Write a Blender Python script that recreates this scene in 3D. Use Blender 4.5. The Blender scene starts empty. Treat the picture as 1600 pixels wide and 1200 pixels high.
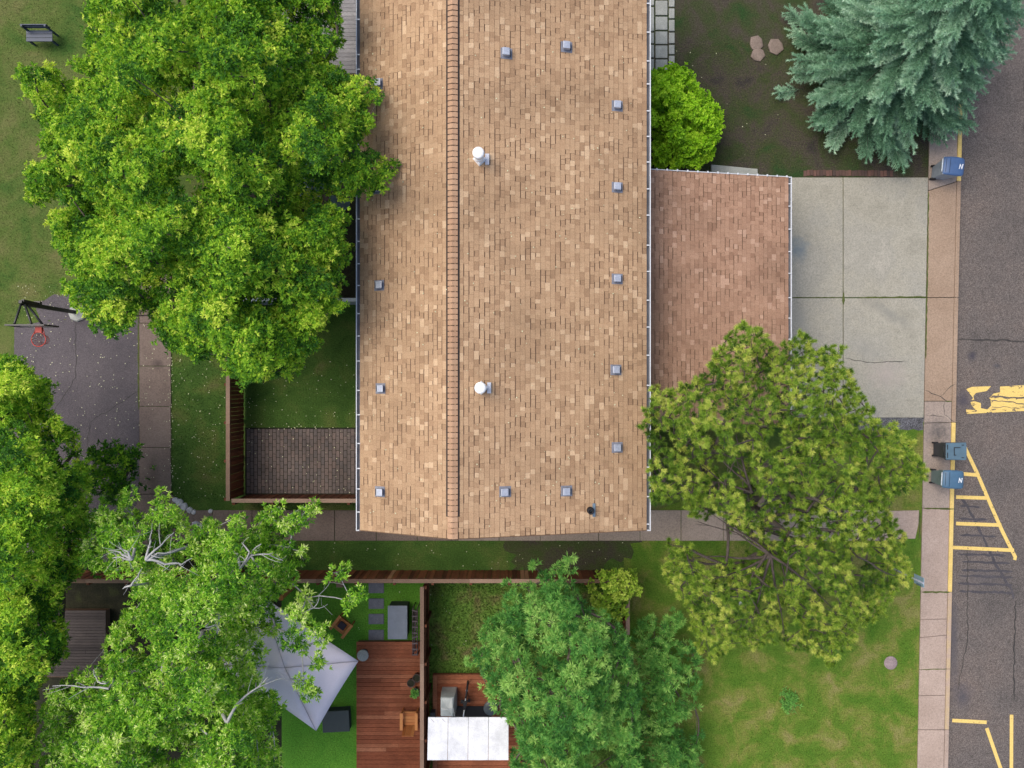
import bpy, math, random
import numpy as np
from mathutils import Vector, Matrix

random.seed(7)
rng = np.random.default_rng(11)
R = math.radians
S = bpy.context.scene
COL = S.collection

# ------------------------------------------------------------------ camera, sky, sun, exposure
H = 28.0           # flying height of the camera above the ground, metres
PX = 0.0225        # metres on the ground per pixel of the 1600 px photograph
cam_d = bpy.data.cameras.new('camera')
cam_d.sensor_width = 36.0
cam_d.lens = 18.0 / (800 * PX / H)
cam_d.clip_end = 900
cam = bpy.data.objects.new('camera', cam_d)
cam.location = (0, 0, H)
COL.objects.link(cam)
S.camera = cam

SUN_EL, SUN_AZ = R(60), R(295)
w = bpy.data.worlds.new('World')
S.world = w
w.use_nodes = True
wn = w.node_tree.nodes
sky = wn.new('ShaderNodeTexSky')
sky.sky_type = 'NISHITA'
sky.sun_disc = False
sky.sun_elevation = SUN_EL
sky.sun_rotation = SUN_AZ
sky.dust_density = 4.0
sky.air_density = 1.0
sky.ozone_density = 0.6
wn['Background'].inputs['Strength'].default_value = 0.15
w.node_tree.links.new(sky.outputs[0], wn['Background'].inputs['Color'])

sun_d = bpy.data.lights.new('sun', 'SUN')
sun_d.energy = 1.4
sun_d.angle = R(40)
sun_d.color = (1.0, 0.95, 0.86)
sun = bpy.data.objects.new('sun', sun_d)
dv = Vector((math.sin(SUN_AZ) * math.cos(SUN_EL), math.cos(SUN_AZ) * math.cos(SUN_EL), math.sin(SUN_EL)))
sun.rotation_euler = dv.to_track_quat('Z', 'Y').to_euler()
sun.location = (0, 0, 40)
COL.objects.link(sun)

S.view_settings.view_transform = 'Standard'
S.view_settings.look = 'None'
S.view_settings.gamma = 1
S.view_settings.use_curve_mapping = False
S.view_settings.exposure = 0.55

# ------------------------------------------------------------------ helpers
def P(px, py, h=0.0):
    """the point at height h that stands under pixel px, py of the aerial picture"""
    k = PX * (H - h) / H
    return Vector(((px - 800) * k, (600 - py) * k, h))

def wloc(o):
    v = Vector((0, 0, 0))
    while o is not None:
        v = v + o.location
        o = o.parent
    return v

def tag(o, label=None, cat=None, group=None, kind=None):
    if label: o['label'] = label
    if cat: o['category'] = cat
    if group: o['group'] = group
    if kind: o['kind'] = kind
    return o

def thing(name, label, cat, loc=(0, 0, 0), group=None, rz=0.0, kind=None):
    o = bpy.data.objects.new(name, None)
    o.empty_display_size = 0.2
    o.location = loc
    o.rotation_euler.z = rz
    COL.objects.link(o)
    return tag(o, label, cat, group, kind)

def link(name, me, parent=None, loc=(0, 0, 0), rot=None):
    o = bpy.data.objects.new(name, me)
    o.location = loc
    if rot is not None:
        o.rotation_euler = rot
    COL.objects.link(o)
    if parent is not None:
        o.parent = parent
    return o

def np_mesh(name, V, F, mat, tone=None, smooth=False):
    """mesh out of numpy arrays, all faces of one size"""
    V = np.asarray(V, dtype=np.float32); F = np.asarray(F, dtype=np.int32)
    me = bpy.data.meshes.new(name)
    n, k = F.shape
    me.vertices.add(len(V)); me.vertices.foreach_set('co', V.ravel())
    me.loops.add(n * k); me.loops.foreach_set('vertex_index', F.ravel())
    me.polygons.add(n)
    me.polygons.foreach_set('loop_start', np.arange(0, n * k, k, dtype=np.int32))
    me.polygons.foreach_set('loop_total', np.full(n, k, dtype=np.int32))
    me.polygons.foreach_set('use_smooth', np.full(n, smooth, dtype=bool))
    if tone is not None:
        a = me.attributes.new('tone', 'FLOAT', 'FACE')
        a.data.foreach_set('value', np.asarray(tone, dtype=np.float32))
    me.update(calc_edges=True)
    me.materials.append(mat)
    return me

class MB:
    """collects simple shapes into one mesh"""
    def __init__(s):
        s.v = []; s.f = []; s.t = []; s.tone = 0.5; s.sm = []
    def add(s, vs, fs, smooth=False):
        b = len(s.v)
        s.v += [tuple(v) for v in vs]
        for f in fs:
            s.f.append(tuple(i + b for i in f)); s.t.append(s.tone); s.sm.append(smooth)
        return s
    def box(s, x0, x1, y0, y1, z0, z1):
        return s.hexa([(x0, y0, z0), (x1, y0, z0), (x1, y1, z0), (x0, y1, z0), (x0, y0, z1), (x1, y0, z1), (x1, y1, z1), (x0, y1, z1)])
    def hexa(s, c):
        return s.add(c, [(3, 2, 1, 0), (4, 5, 6, 7), (0, 1, 5, 4), (1, 2, 6, 5), (2, 3, 7, 6), (3, 0, 4, 7)])
    def beam(s, a, b, w, h, up=(0, 0, 1)):
        a = Vector(a); b = Vector(b); d = (b - a).normalized(); u = Vector(up)
        if abs(d.dot(u)) > 0.97: u = Vector((0, 1, 0))
        x = d.cross(u).normalized(); y = x.cross(d).normalized()
        c = []
        for p in (a, b):
            for i, j in ((-1, -1), (1, -1), (1, 1), (-1, 1)):
                c.append(p + x * (w / 2 * i) + y * (h / 2 * j))
        return s.add(c, [(0, 1, 2, 3), (7, 6, 5, 4), (0, 4, 5, 1), (1, 5, 6, 2), (2, 6, 7, 3), (3, 7, 4, 0)])
    def prism(s, poly, z0, z1):
        n = len(poly)
        a = sum(poly[i][0] * poly[(i + 1) % n][1] - poly[(i + 1) % n][0] * poly[i][1] for i in range(n))
        if a < 0: poly = poly[::-1]
        vs = [(p[0], p[1], z0) for p in poly] + [(p[0], p[1], z1) for p in poly]
        fs = [tuple(range(n - 1, -1, -1)), tuple(range(n, 2 * n))]
        for i in range(n):
            j = (i + 1) % n
            fs.append((i, j, n + j, n + i))
        return s.add(vs, fs)
    def tube(s, pts, rad, n=8, cap=True, smooth=True):
        pts = [Vector(p) for p in pts]
        if not hasattr(rad, '__len__'): rad = [rad] * len(pts)
        vs = []; fs = []
        px_ = None
        for i, p in enumerate(pts):
            d = (pts[min(i + 1, len(pts) - 1)] - pts[max(i - 1, 0)]).normalized()
            if px_ is None:
                u = Vector((0, 0, 1)) if abs(d.z) < 0.9 else Vector((1, 0, 0))
                x = d.cross(u).normalized()
            else:
                x = (px_ - d * px_.dot(d)).normalized()
            px_ = x
            y = d.cross(x)
            for k in range(n):
                a = 2 * math.pi * k / n
                vs.append(p + (x * math.cos(a) + y * math.sin(a)) * rad[i])
        for i in range(len(pts) - 1):
            for k in range(n):
                k2 = (k + 1) % n
                fs.append((i * n + k, i * n + k2, (i + 1) * n + k2, (i + 1) * n + k))
        s.add(vs, fs, smooth)
        if cap:
            b = len(s.v) - len(vs)
            s.f.append(tuple(b + k for k in range(n - 1, -1, -1))); s.t.append(s.tone); s.sm.append(False)
            e = b + (len(pts) - 1) * n
            s.f.append(tuple(e + k for k in range(n))); s.t.append(s.tone); s.sm.append(False)
        return s
    def lathe(s, prof, c=(0, 0, 0), n=24, smooth=True):
        vs = []; fs = []
        for r, z in prof:
            for k in range(n):
                a = 2 * math.pi * k / n
                vs.append((c[0] + r * math.cos(a), c[1] + r * math.sin(a), c[2] + z))
        for i in range(len(prof) - 1):
            for k in range(n):
                k2 = (k + 1) % n
                fs.append((i * n + k, i * n + k2, (i + 1) * n + k2, (i + 1) * n + k))
        return s.add(vs, fs, smooth)
    def ring(s, c, r, t, n=24):
        pts = [(c[0] + r * math.cos(2 * math.pi * k / n), c[1] + r * math.sin(2 * math.pi * k / n), c[2]) for k in range(n + 1)]
        return s.tube(pts, t, 6, cap=False)
    def mesh(s, name, mat, off=(0, 0, 0)):
        me = bpy.data.meshes.new(name)
        me.from_pydata([(v[0] - off[0], v[1] - off[1], v[2] - off[2]) for v in s.v], [], s.f)
        a = me.attributes.new('tone', 'FLOAT', 'FACE')
        a.data.foreach_set('value', np.array(s.t, dtype=np.float32))
        me.polygons.foreach_set('use_smooth', np.array(s.sm, dtype=bool))
        me.materials.append(mat)
        me.update()
        return me
    def build(s, name, mat, parent=None, local=False, bevel=0.0):
        off = Vector((0, 0, 0)) if (local or parent is None) else wloc(parent)
        o = link(name, s.mesh(name, mat, off), parent)
        if bevel:
            m = o.modifiers.new('bevel', 'BEVEL'); m.width = bevel; m.segments = 2; m.limit_method = 'ANGLE'
        return o

# ------------------------------------------------------------------ materials
def new_mat(name):
    m = bpy.data.materials.new(name); m.use_nodes = True
    nt = m.node_tree
    b = nt.nodes['Principled BSDF']
    return m, nt, b

def ramp(nt, fac, stops, interp='LINEAR'):
    r = nt.nodes.new('ShaderNodeValToRGB')
    r.color_ramp.interpolation = interp
    els = r.color_ramp.elements
    while len(els) < len(stops): els.new(0.5)
    for e, (p, c) in zip(els, stops):
        e.position = p
        e.color = (c[0], c[1], c[2], 1) if hasattr(c, '__len__') else (c, c, c, 1)
    nt.links.new(fac, r.inputs[0])
    return r.outputs[0]

def noise(nt, vec, scale, detail=4, rough=0.6, dist=0.0):
    n = nt.nodes.new('ShaderNodeTexNoise')
    n.inputs['Scale'].default_value = scale
    n.inputs['Detail'].default_value = detail
    n.inputs['Roughness'].default_value = rough
    n.inputs['Distortion'].default_value = dist
    nt.links.new(vec, n.inputs['Vector'])
    return n.outputs['Fac']

def mix(nt, fac, a, b, mode='MIX'):
    m = nt.nodes.new('ShaderNodeMix'); m.data_type = 'RGBA'; m.blend_type = mode
    for inp, val in ((m.inputs[0], fac), (m.inputs[6], a), (m.inputs[7], b)):
        if isinstance(val, (int, float)): inp.default_value = val
        elif isinstance(val, tuple): inp.default_value = (val[0], val[1], val[2], 1)
        else: nt.links.new(val, inp)
    return m.outputs[2]

def coords(nt, kind='world'):
    if kind == 'world':
        return nt.nodes.new('ShaderNodeNewGeometry').outputs['Position']
    return nt.nodes.new('ShaderNodeTexCoord').outputs['Object']

def mapped(nt, vec, scale=(1, 1, 1), loc=(0, 0, 0), rz=0.0):
    m = nt.nodes.new('ShaderNodeMapping')
    m.inputs['Scale'].default_value = scale
    m.inputs['Location'].default_value = loc
    m.inputs['Rotation'].default_value = (0, 0, rz)
    nt.links.new(vec, m.inputs['Vector'])
    return m.outputs[0]

def stain(nt, pos, col, c, rx, ry, rz, scol, strength, nscale=3.0):
    """a soft-edged stain with a shape of its own at world point c"""
    sub = nt.nodes.new('ShaderNodeVectorMath'); sub.operation = 'SUBTRACT'
    nt.links.new(pos, sub.inputs[0]); sub.inputs[1].default_value = (c[0], c[1], c[2])
    v = mapped(nt, sub.outputs[0], (1, 1, 1), rz=-rz)
    v = mapped(nt, v, (1 / rx, 1 / ry, 0.2))
    ln = nt.nodes.new('ShaderNodeVectorMath'); ln.operation = 'LENGTH'
    nt.links.new(v, ln.inputs[0])
    nz = noise(nt, pos, nscale, 4, 0.65)
    ad = nt.nodes.new('ShaderNodeMath'); ad.operation = 'MULTIPLY_ADD'
    nt.links.new(nz, ad.inputs[0]); ad.inputs[1].default_value = 1.3
    nt.links.new(ln.outputs['Value'], ad.inputs[2])
    f = ramp(nt, ad.outputs[0], [(0.55, strength), (1.0, 0.0)]) if False else None
    mr = nt.nodes.new('ShaderNodeMapRange')
    nt.links.new(ad.outputs[0], mr.inputs[0])
    mr.inputs[1].default_value = 0.7; mr.inputs[2].default_value = 1.55
    mr.inputs[3].default_value = strength; mr.inputs[4].default_value = 0.0
    return mix(nt, mr.outputs[0], col, scol)

def bump(nt, b, h, strength, dist=0.01):
    n = nt.nodes.new('ShaderNodeBump')
    n.inputs['Strength'].default_value = strength
    n.inputs['Distance'].default_value = dist
    nt.links.new(h, n.inputs['Height'])
    nt.links.new(n.outputs[0], b.inputs['Normal'])

def surface(name, big, fine, bigscale=0.6, finescale=30, rough=0.85, bs=0.4, spec=0.3, coord='world', stains=(), metal=0.0):
    """colour from a large blotchy noise (stops) times a fine grain (stops)"""
    m, nt, b = new_mat(name)
    pos = coords(nt, coord)
    c = ramp(nt, noise(nt, pos, bigscale, 5, 0.62), big)
    g = noise(nt, pos, finescale, 3, 0.7)
    c = mix(nt, 1.0, c, ramp(nt, g, fine), 'MULTIPLY')
    for st in stains:
        c = stain(nt, pos, c, *st)
    nt.links.new(c, b.inputs['Base Color'])
    b.inputs['Roughness'].default_value = rough
    b.inputs['Specular IOR Level'].default_value = spec
    b.inputs['Metallic'].default_value = metal
    if bs: bump(nt, b, g, bs)
    return m

def plain(name, col, rough=0.5, spec=0.4, metal=0.0, vary=0.12, scale=8.0, coord='object'):
    k = 1 - vary
    return surface(name, [(0.3, tuple(x * k for x in col)), (0.7, tuple(min(1, x * (1 + vary)) for x in col))],
                   [(0.3, 0.93), (0.7, 1.05)], scale, 60, rough, 0.05, spec, coord, metal=metal)

def tonal(name, stops, bigscale=0.5, big=((0.3, 0.85), (0.7, 1.1)), finescale=60, fine=((0.3, 0.8), (0.7, 1.15)), rough=0.9, bs=0.3, spec=0.2, grain=None):
    """colour picked piece by piece from the 'tone' attribute, weathered by noise"""
    m, nt, b = new_mat(name)
    pos = coords(nt)
    at = nt.nodes.new('ShaderNodeAttribute'); at.attribute_name = 'tone'
    c = ramp(nt, at.outputs['Fac'], stops)
    c = mix(nt, 1.0, c, ramp(nt, noise(nt, pos, bigscale, 5, 0.6), list(big)), 'MULTIPLY')
    g = noise(nt, mapped(nt, pos, grain) if grain else pos, finescale, 3, 0.7)
    c = mix(nt, 1.0, c, ramp(nt, g, list(fine)), 'MULTIPLY')
    nt.links.new(c, b.inputs['Base Color'])
    b.inputs['Roughness'].default_value = rough
    b.inputs['Specular IOR Level'].default_value = spec
    if bs: bump(nt, b, g, bs)
    return m

def leafy(name, stops, trans=0.35, rough=0.55, spec=0.25, bright=1.0):
    m, nt, b = new_mat(name)
    at = nt.nodes.new('ShaderNodeAttribute'); at.attribute_name = 'tone'
    c = ramp(nt, at.outputs['Fac'], [(p, tuple(x * bright for x in col)) for p, col in stops])
    nt.links.new(c, b.inputs['Base Color'])
    b.inputs['Roughness'].default_value = rough
    b.inputs['Specular IOR Level'].default_value = spec
    t = nt.nodes.new('ShaderNodeBsdfTranslucent')
    nt.links.new(mix(nt, 1.0, c, (1.15, 1.1, 0.55), 'MULTIPLY'), t.inputs['Color'])
    mx = nt.nodes.new('ShaderNodeMixShader'); mx.inputs[0].default_value = trans
    nt.links.new(b.outputs[0], mx.inputs[1]); nt.links.new(t.outputs[0], mx.inputs[2])
    nt.links.new(mx.outputs[0], nt.nodes['Material Output'].inputs['Surface'])
    return m

def grassy(name, stops, scale=0.5, fine=((0.27, 0.4), (0.73, 1.6)), finescale=22, detail=6, dist=0.4):
    m, nt, b = new_mat(name)
    pos = coords(nt)
    flat = mapped(nt, pos, (1, 1, 0.0))
    c = ramp(nt, noise(nt, flat, scale, detail, 0.62, dist), stops)
    c = mix(nt, 1.0, c, ramp(nt, noise(nt, flat, finescale, 4, 0.75), list(fine)), 'MULTIPLY')
    nt.links.new(c, b.inputs['Base Color'])
    b.inputs['Roughness'].default_value = 0.9
    b.inputs['Specular IOR Level'].default_value = 0.15
    return m

M = {}
M['ground'] = grassy('far_grass', [(0.3, (0.05, 0.07, 0.02)), (0.7, (0.09, 0.10, 0.035))], 0.1)
M['lawn'] = grassy('olive_lawn', [(0.3, (0.035, 0.085, 0.014)), (0.48, (0.075, 0.11, 0.024)), (0.7, (0.125, 0.125, 0.045))], 0.8)
M['front_lawn'] = grassy('front_lawn_grass', [(0.30, (0.055, 0.13, 0.012)), (0.47, (0.085, 0.15, 0.018)), (0.56, (0.135, 0.165, 0.032)), (0.70, (0.205, 0.185, 0.07))], 1.1)
M['yard'] = grassy('yard_grass', [(0.32, (0.03, 0.07, 0.012)), (0.5, (0.05, 0.10, 0.018)), (0.64, (0.08, 0.112, 0.026)), (0.75, (0.12, 0.11, 0.05))], 0.9)
M['turf'] = grassy('bright_turf', [(0.3, (0.05, 0.17, 0.015)), (0.7, (0.10, 0.24, 0.025))], 0.8)
M['weeds'] = grassy('weedy_grass', [(0.3, (0.06, 0.14, 0.02)), (0.5, (0.10, 0.18, 0.03)), (0.62, (0.13, 0.14, 0.045)), (0.75, (0.17, 0.13, 0.07))], 1.1)
M['soil'] = grassy('mossy_soil', [(0.3, (0.018, 0.045, 0.012)), (0.45, (0.036, 0.045, 0.018)), (0.58, (0.05, 0.043, 0.032)), (0.72, (0.027, 0.024, 0.024))], 0.9, ((0.27, 0.25), (0.73, 1.9)))
M['thin_grass'] = grassy('thin_grass_on_soil', [(0.32, (0.032, 0.06, 0.014)), (0.5, (0.05, 0.058, 0.024)), (0.62, (0.05, 0.045, 0.032)), (0.75, (0.07, 0.062, 0.045))], 1.4)
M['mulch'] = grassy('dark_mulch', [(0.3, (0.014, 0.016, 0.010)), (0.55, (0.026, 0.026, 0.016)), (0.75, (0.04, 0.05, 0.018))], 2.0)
M['gravel'] = surface('dark_gravel', [(0.3, (0.06, 0.06, 0.065)), (0.7, (0.11, 0.11, 0.12))], [(0.35, 0.3), (0.5, 1.0), (0.7, 2.6)], 2, 30, 0.8, 0.8)
b_ = P(1246, 388); s_ = P(1388, 490); s2 = P(1350, 545)
M['drive'] = surface('driveway_concrete', [(0.25, (0.225, 0.215, 0.175)), (0.45, (0.30, 0.285, 0.235)), (0.55, (0.275, 0.265, 0.225)), (0.75, (0.345, 0.325, 0.275))], [(0.28, 0.66), (0.5, 1.0), (0.72, 1.24)], 0.55, 26, 0.85, 0.25,
    stains=[(b_, 0.55, 0.6, 0, (0.13, 0.17, 0.2), 0.8), (s_, 1.25, 0.3, R(-32), (0.19, 0.19, 0.17), 0.7), (s2, 1.0, 0.35, R(-25), (0.22, 0.22, 0.2), 0.5), (P(1385, 585), 1.0, 0.7, 0, (0.33, 0.285, 0.26), 0.6), (P(1250, 500), 0.5, 0.6, 0, (0.24, 0.24, 0.22), 0.5)])
M['walk_pink'] = surface('pink_concrete', [(0.3, (0.32, 0.245, 0.20)), (0.7, (0.385, 0.30, 0.25))], [(0.28, 0.68), (0.5, 1.0), (0.72, 1.22)], 0.8, 26, 0.9, 0.25)
M['walk_grey'] = surface('aged_concrete', [(0.3, (0.26, 0.21, 0.175)), (0.7, (0.35, 0.285, 0.24))], [(0.28, 0.66), (0.5, 1.0), (0.72, 1.24)], 0.8, 26, 0.9, 0.25, stains=[(P(1465, 675), 0.7, 0.7, 0, (0.08, 0.075, 0.075), 0.85, 8.0)])
M['walk_tan'] = surface('tan_concrete', [(0.3, (0.26, 0.185, 0.13)), (0.7, (0.32, 0.235, 0.17))], [(0.28, 0.68), (0.5, 1.0), (0.72, 1.22)], 0.8, 26, 0.9, 0.25)
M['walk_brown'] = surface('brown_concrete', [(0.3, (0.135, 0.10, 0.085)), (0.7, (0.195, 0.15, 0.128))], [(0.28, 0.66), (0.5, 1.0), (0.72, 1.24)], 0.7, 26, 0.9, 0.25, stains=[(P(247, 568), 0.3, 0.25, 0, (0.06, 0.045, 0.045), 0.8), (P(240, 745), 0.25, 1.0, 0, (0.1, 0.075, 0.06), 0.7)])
M['road'] = surface('street_asphalt', [(0.3, (0.076, 0.068, 0.064)), (0.5, (0.106, 0.091, 0.083)), (0.75, (0.13, 0.104, 0.09))], [(0.3, 0.35), (0.5, 1.0), (0.68, 1.9)], 0.35, 34, 0.9, 0.5,
    stains=[(P(1523, 557), 0.22, 0.28, 0, (0.045, 0.042, 0.055), 0.85), (P(1561, 571), 0.2, 0.12, 0, (0.05, 0.05, 0.06), 0.7), (P(1508, 625), 0.35, 0.5, 0, (0.055, 0.05, 0.065), 0.8), (P(1507, 1090), 0.55, 0.7, 0, (0.06, 0.058, 0.07), 0.75), (P(1493, 1000), 0.25, 2.4, 0, (0.075, 0.07, 0.08), 0.65), (P(1540, 905), 1.0, 0.5, 0, (0.09, 0.082, 0.088), 0.5)])
M['court'] = surface('court_asphalt', [(0.3, (0.07, 0.062, 0.07)), (0.7, (0.11, 0.095, 0.102))], [(0.3, 0.6), (0.5, 1.0), (0.68, 1.45)], 0.5, 34, 0.9, 0.4)
M['crack'] = surface('crack_fill', [(0.3, (0.03, 0.028, 0.028)), (0.7, (0.06, 0.055, 0.05))], [(0.3, 0.7), (0.7, 1.2)], 4, 30)
M['moss'] = surface('joint_moss', [(0.3, (0.05, 0.075, 0.015)), (0.7, (0.10, 0.12, 0.03))], [(0.3, 0.5), (0.7, 1.3)], 4, 40)
M['oldpaint'] = surface('blacked_out_paint', [(0.3, (0.05, 0.048, 0.055)), (0.7, (0.075, 0.068, 0.075))], [(0.3, 0.6), (0.7, 1.3)], 2, 34)

def paint(name, col, wear, scale=5.0, soft=0.05, stretch=(1, 1, 1)):
    m, nt, b = new_mat(name)
    pos = coords(nt)
    c = mix(nt, 1.0, (col[0], col[1], col[2]), ramp(nt, noise(nt, pos, 30, 3, 0.7), [(0.3, 0.75), (0.7, 1.12)]), 'MULTIPLY')
    nt.links.new(c, b.inputs['Base Color'])
    b.inputs['Roughness'].default_value = 0.8
    f = ramp(nt, noise(nt, mapped(nt, pos, stretch), scale, 6, 0.66, 0.3), [(wear - soft, 0.0), (wear + soft, 1.0)])
    tr = nt.nodes.new('ShaderNodeBsdfTransparent')
    mx = nt.nodes.new('ShaderNodeMixShader')
    nt.links.new(f, mx.inputs[0]); nt.links.new(tr.outputs[0], mx.inputs[1]); nt.links.new(b.outputs[0], mx.inputs[2])
    nt.links.new(mx.outputs[0], nt.nodes['Material Output'].inputs['Surface'])
    return m
YEL = (0.70, 0.50, 0.15)
M['paint'] = paint('yellow_paint', YEL, 0.36, 7, 0.035)
M['paint_worn'] = paint('worn_yellow_paint', YEL, 0.405, 5.0, 0.02, (0.7, 1.8, 1))
M['curb_yellow'] = surface('painted_curb', [(0.3, (0.62, 0.44, 0.13)), (0.7, (0.74, 0.55, 0.20))], [(0.3, 0.8), (0.7, 1.1)], 2, 30, 0.8, 0.2)
M['curb_faint'] = surface('faded_curb', [(0.35, (0.40, 0.30, 0.24)), (0.6, (0.44, 0.33, 0.2))], [(0.3, 0.8), (0.7, 1.1)], 3, 30, 0.8, 0.2)

SH = [(0.0, (0.295, 0.187, 0.110)), (0.25, (0.35, 0.226, 0.134)), (0.5, (0.382, 0.252, 0.150)), (0.75, (0.418, 0.281, 0.170)), (1.0, (0.50, 0.352, 0.222))]
M['shingle'] = tonal('tan_shingles', SH, 0.35, ((0.32, 0.78), (0.5, 1.0), (0.68, 1.12)), 40, ((0.3, 0.74), (0.7, 1.2)), 0.92, 0.3, 0.15)
SH = [(p, (c[0] * 0.98, c[1] * 0.97, c[2] * 1.05)) for p, c in SH]
SG = [(p, (c[0] * 0.88, c[1] * 0.82, c[2] * 0.85)) for p, c in SH]
M['shingle_garage'] = tonal('red_brown_shingles', SG, 0.5, ((0.32, 0.8), (0.5, 1.0), (0.68, 1.1)), 40, ((0.3, 0.74), (0.7, 1.2)), 0.92, 0.3, 0.15)
M['cap'] = tonal('ridge_cap_shingle', [(0, (0.37, 0.225, 0.14)), (1, (0.43, 0.275, 0.175))], 0.6, finescale=40, rough=0.92)
M['underlay'] = plain('dark_underlay', (0.135, 0.085, 0.057), 0.95, 0.1, coord='world')
M['black'] = plain('black_metal', (0.012, 0.012, 0.014), 0.45, 0.5)
M['black_vent'] = plain('ridge_vent_plastic', (0.025, 0.018, 0.016), 0.7, 0.3)
M['white'] = plain('white_aluminium', (0.55, 0.57, 0.60), 0.45, 0.4, vary=0.05)
M['gutter_in'] = plain('gutter_inside', (0.085, 0.09, 0.105), 0.6, 0.4, vary=0.35, scale=3)
M['siding'] = plain('pale_siding', (0.5, 0.46, 0.4), 0.7, coord='world')
M['vent'] = surface('galvanised_metal', [(0.3, (0.33, 0.36, 0.43)), (0.7, (0.46, 0.49, 0.56))], [(0.3, 0.85), (0.7, 1.1)], 6, 30, 0.45, 0.1, 0.5, 'object', metal=0.3)
M['vent_dark'] = plain('vent_flange_metal', (0.17, 0.18, 0.22), 0.6, 0.4, vary=0.25)
M['flash'] = plain('blue_grey_flashing', (0.10, 0.15, 0.2), 0.55, 0.4, vary=0.25)
M['flue'] = plain('white_flue_metal', (0.85, 0.85, 0.85), 0.4, 0.4, vary=0.04)
M['rubber'] = plain('black_rubber', (0.015, 0.014, 0.016), 0.7, 0.3)
FW = [(0.0, (0.08, 0.026, 0.012)), (0.5, (0.155, 0.05, 0.022)), (0.85, (0.24, 0.085, 0.036)), (1.0, (0.40, 0.21, 0.11))]
M['fence'] = tonal('red_brown_fence_stain', FW, 1.2, ((0.3, 0.7), (0.7, 1.15)), 30, ((0.3, 0.6), (0.7, 1.3)), 0.75, 0.3, 0.25, (4, 4, 0.4))
M['fence_rail'] = tonal('weathered_fence_cap', [(0, (0.16, 0.10, 0.07)), (1, (0.28, 0.19, 0.14))], 1.2, finescale=30, rough=0.85)
DW = [(0.0, (0.12, 0.036, 0.018)), (0.5, (0.20, 0.065, 0.032)), (0.8, (0.27, 0.105, 0.055)), (1.0, (0.35, 0.17, 0.10))]
M['deck'] = tonal('red_brown_deck_stain', DW, 0.9, ((0.3, 0.7), (0.7, 1.25)), 22, ((0.3, 0.55), (0.7, 1.4)), 0.85, 0.3, 0.12, (0.5, 5, 1))
M['greydeck'] = tonal('grey_deck_boards', [(0, (0.14, 0.135, 0.14)), (1, (0.26, 0.25, 0.25))], 0.9, ((0.3, 0.8), (0.7, 1.2)), 22, ((0.3, 0.7), (0.7, 1.3)), 0.8, 0.3, 0.2, (0.5, 5, 1))
M['oldboards'] = tonal('weathered_brown_boards', [(0, (0.04, 0.033, 0.032)), (1, (0.085, 0.07, 0.066))], 0.9, ((0.3, 0.8), (0.7, 1.2)), 22, ((0.3, 0.7), (0.7, 1.3)), 0.8, 0.3, 0.2, (0.5, 5, 1))
M['paver'] = tonal('brick_pavers', [(0, (0.115, 0.098, 0.095)), (0.5, (0.14, 0.113, 0.105)), (1, (0.165, 0.125, 0.112))], 0.8, ((0.3, 0.65), (0.7, 1.15)), 45, ((0.3, 0.7), (0.7, 1.25)), 0.9)
M['slate'] = surface('slate_slab', [(0.3, (0.10, 0.105, 0.125)), (0.7, (0.15, 0.155, 0.18))], [(0.3, 0.75), (0.7, 1.2)], 3, 30, 0.7, 0.3)
M['palestone'] = surface('pale_paver', [(0.3, (0.26, 0.27, 0.245)), (0.7, (0.36, 0.37, 0.34))], [(0.3, 0.8), (0.7, 1.15)], 2, 30, 0.85, 0.3)
M['brick'] = tonal('red_edging_brick', [(0, (0.06, 0.045, 0.04)), (1, (0.14, 0.075, 0.06))], 1.5, finescale=40)
M['rock'] = surface('brown_flagstone', [(0.3, (0.15, 0.115, 0.095)), (0.7, (0.23, 0.18, 0.15))], [(0.3, 0.75), (0.7, 1.2)], 2, 20, 0.85, 0.4)
M['whiterock'] = surface('pale_rock', [(0.3, (0.35, 0.35, 0.37)), (0.7, (0.55, 0.55, 0.58))], [(0.3, 0.7), (0.7, 1.2)], 4, 20, 0.85, 0.4)
M['bark_grey'] = surface('silver_bark', [(0.3, (0.27, 0.27, 0.265)), (0.7, (0.42, 0.42, 0.41))], [(0.3, 0.75), (0.7, 1.1)], 4, 30, 0.8, 0.3)
M['bark'] = surface('brown_bark', [(0.3, (0.07, 0.055, 0.045)), (0.7, (0.14, 0.115, 0.095))], [(0.3, 0.6), (0.7, 1.25)], 4, 30, 0.9, 0.5)
M['bark_pine'] = surface('dark_pine_bark', [(0.3, (0.05, 0.04, 0.035)), (0.7, (0.105, 0.085, 0.075))], [(0.3, 0.6), (0.7, 1.25)], 4, 30, 0.9, 0.5)

# ------------------------------------------------------------------ polygons in picture pixels
def inside(poly, X, Y):
    poly = np.asarray(poly, float)
    x1, y1 = poly[:, 0], poly[:, 1]
    x2, y2 = np.roll(x1, -1), np.roll(y1, -1)
    X = np.asarray(X, float)[:, None]; Y = np.asarray(Y, float)[:, None]
    with np.errstate(divide='ignore', invalid='ignore'):
        c = ((y1 > Y) != (y2 > Y)) & (X < (x2 - x1) * (Y - y1) / (y2 - y1) + x1)
    return c.sum(1) % 2 == 1

def edge_dist(poly, X, Y):
    poly = np.asarray(poly, float)
    a = poly; b = np.roll(poly, -1, 0); d = b - a
    L = (d ** 2).sum(1) + 1e-9
    p = np.stack([X, Y], 1)[:, None, :]
    t = np.clip(((p - a) * d).sum(2) / L, 0, 1)
    q = a + t[..., None] * d
    return np.sqrt(((p - q) ** 2).sum(2)).min(1)

def sample_poly(poly, n):
    poly = np.asarray(poly, float)
    lo, hi = poly.min(0), poly.max(0)
    out = np.zeros((0, 2))
    while len(out) < n:
        q = rng.uniform(lo, hi, (n * 2 + 50, 2))
        out = np.concatenate([out, q[inside(poly, q[:, 0], q[:, 1])]])
    return out[:n]

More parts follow.
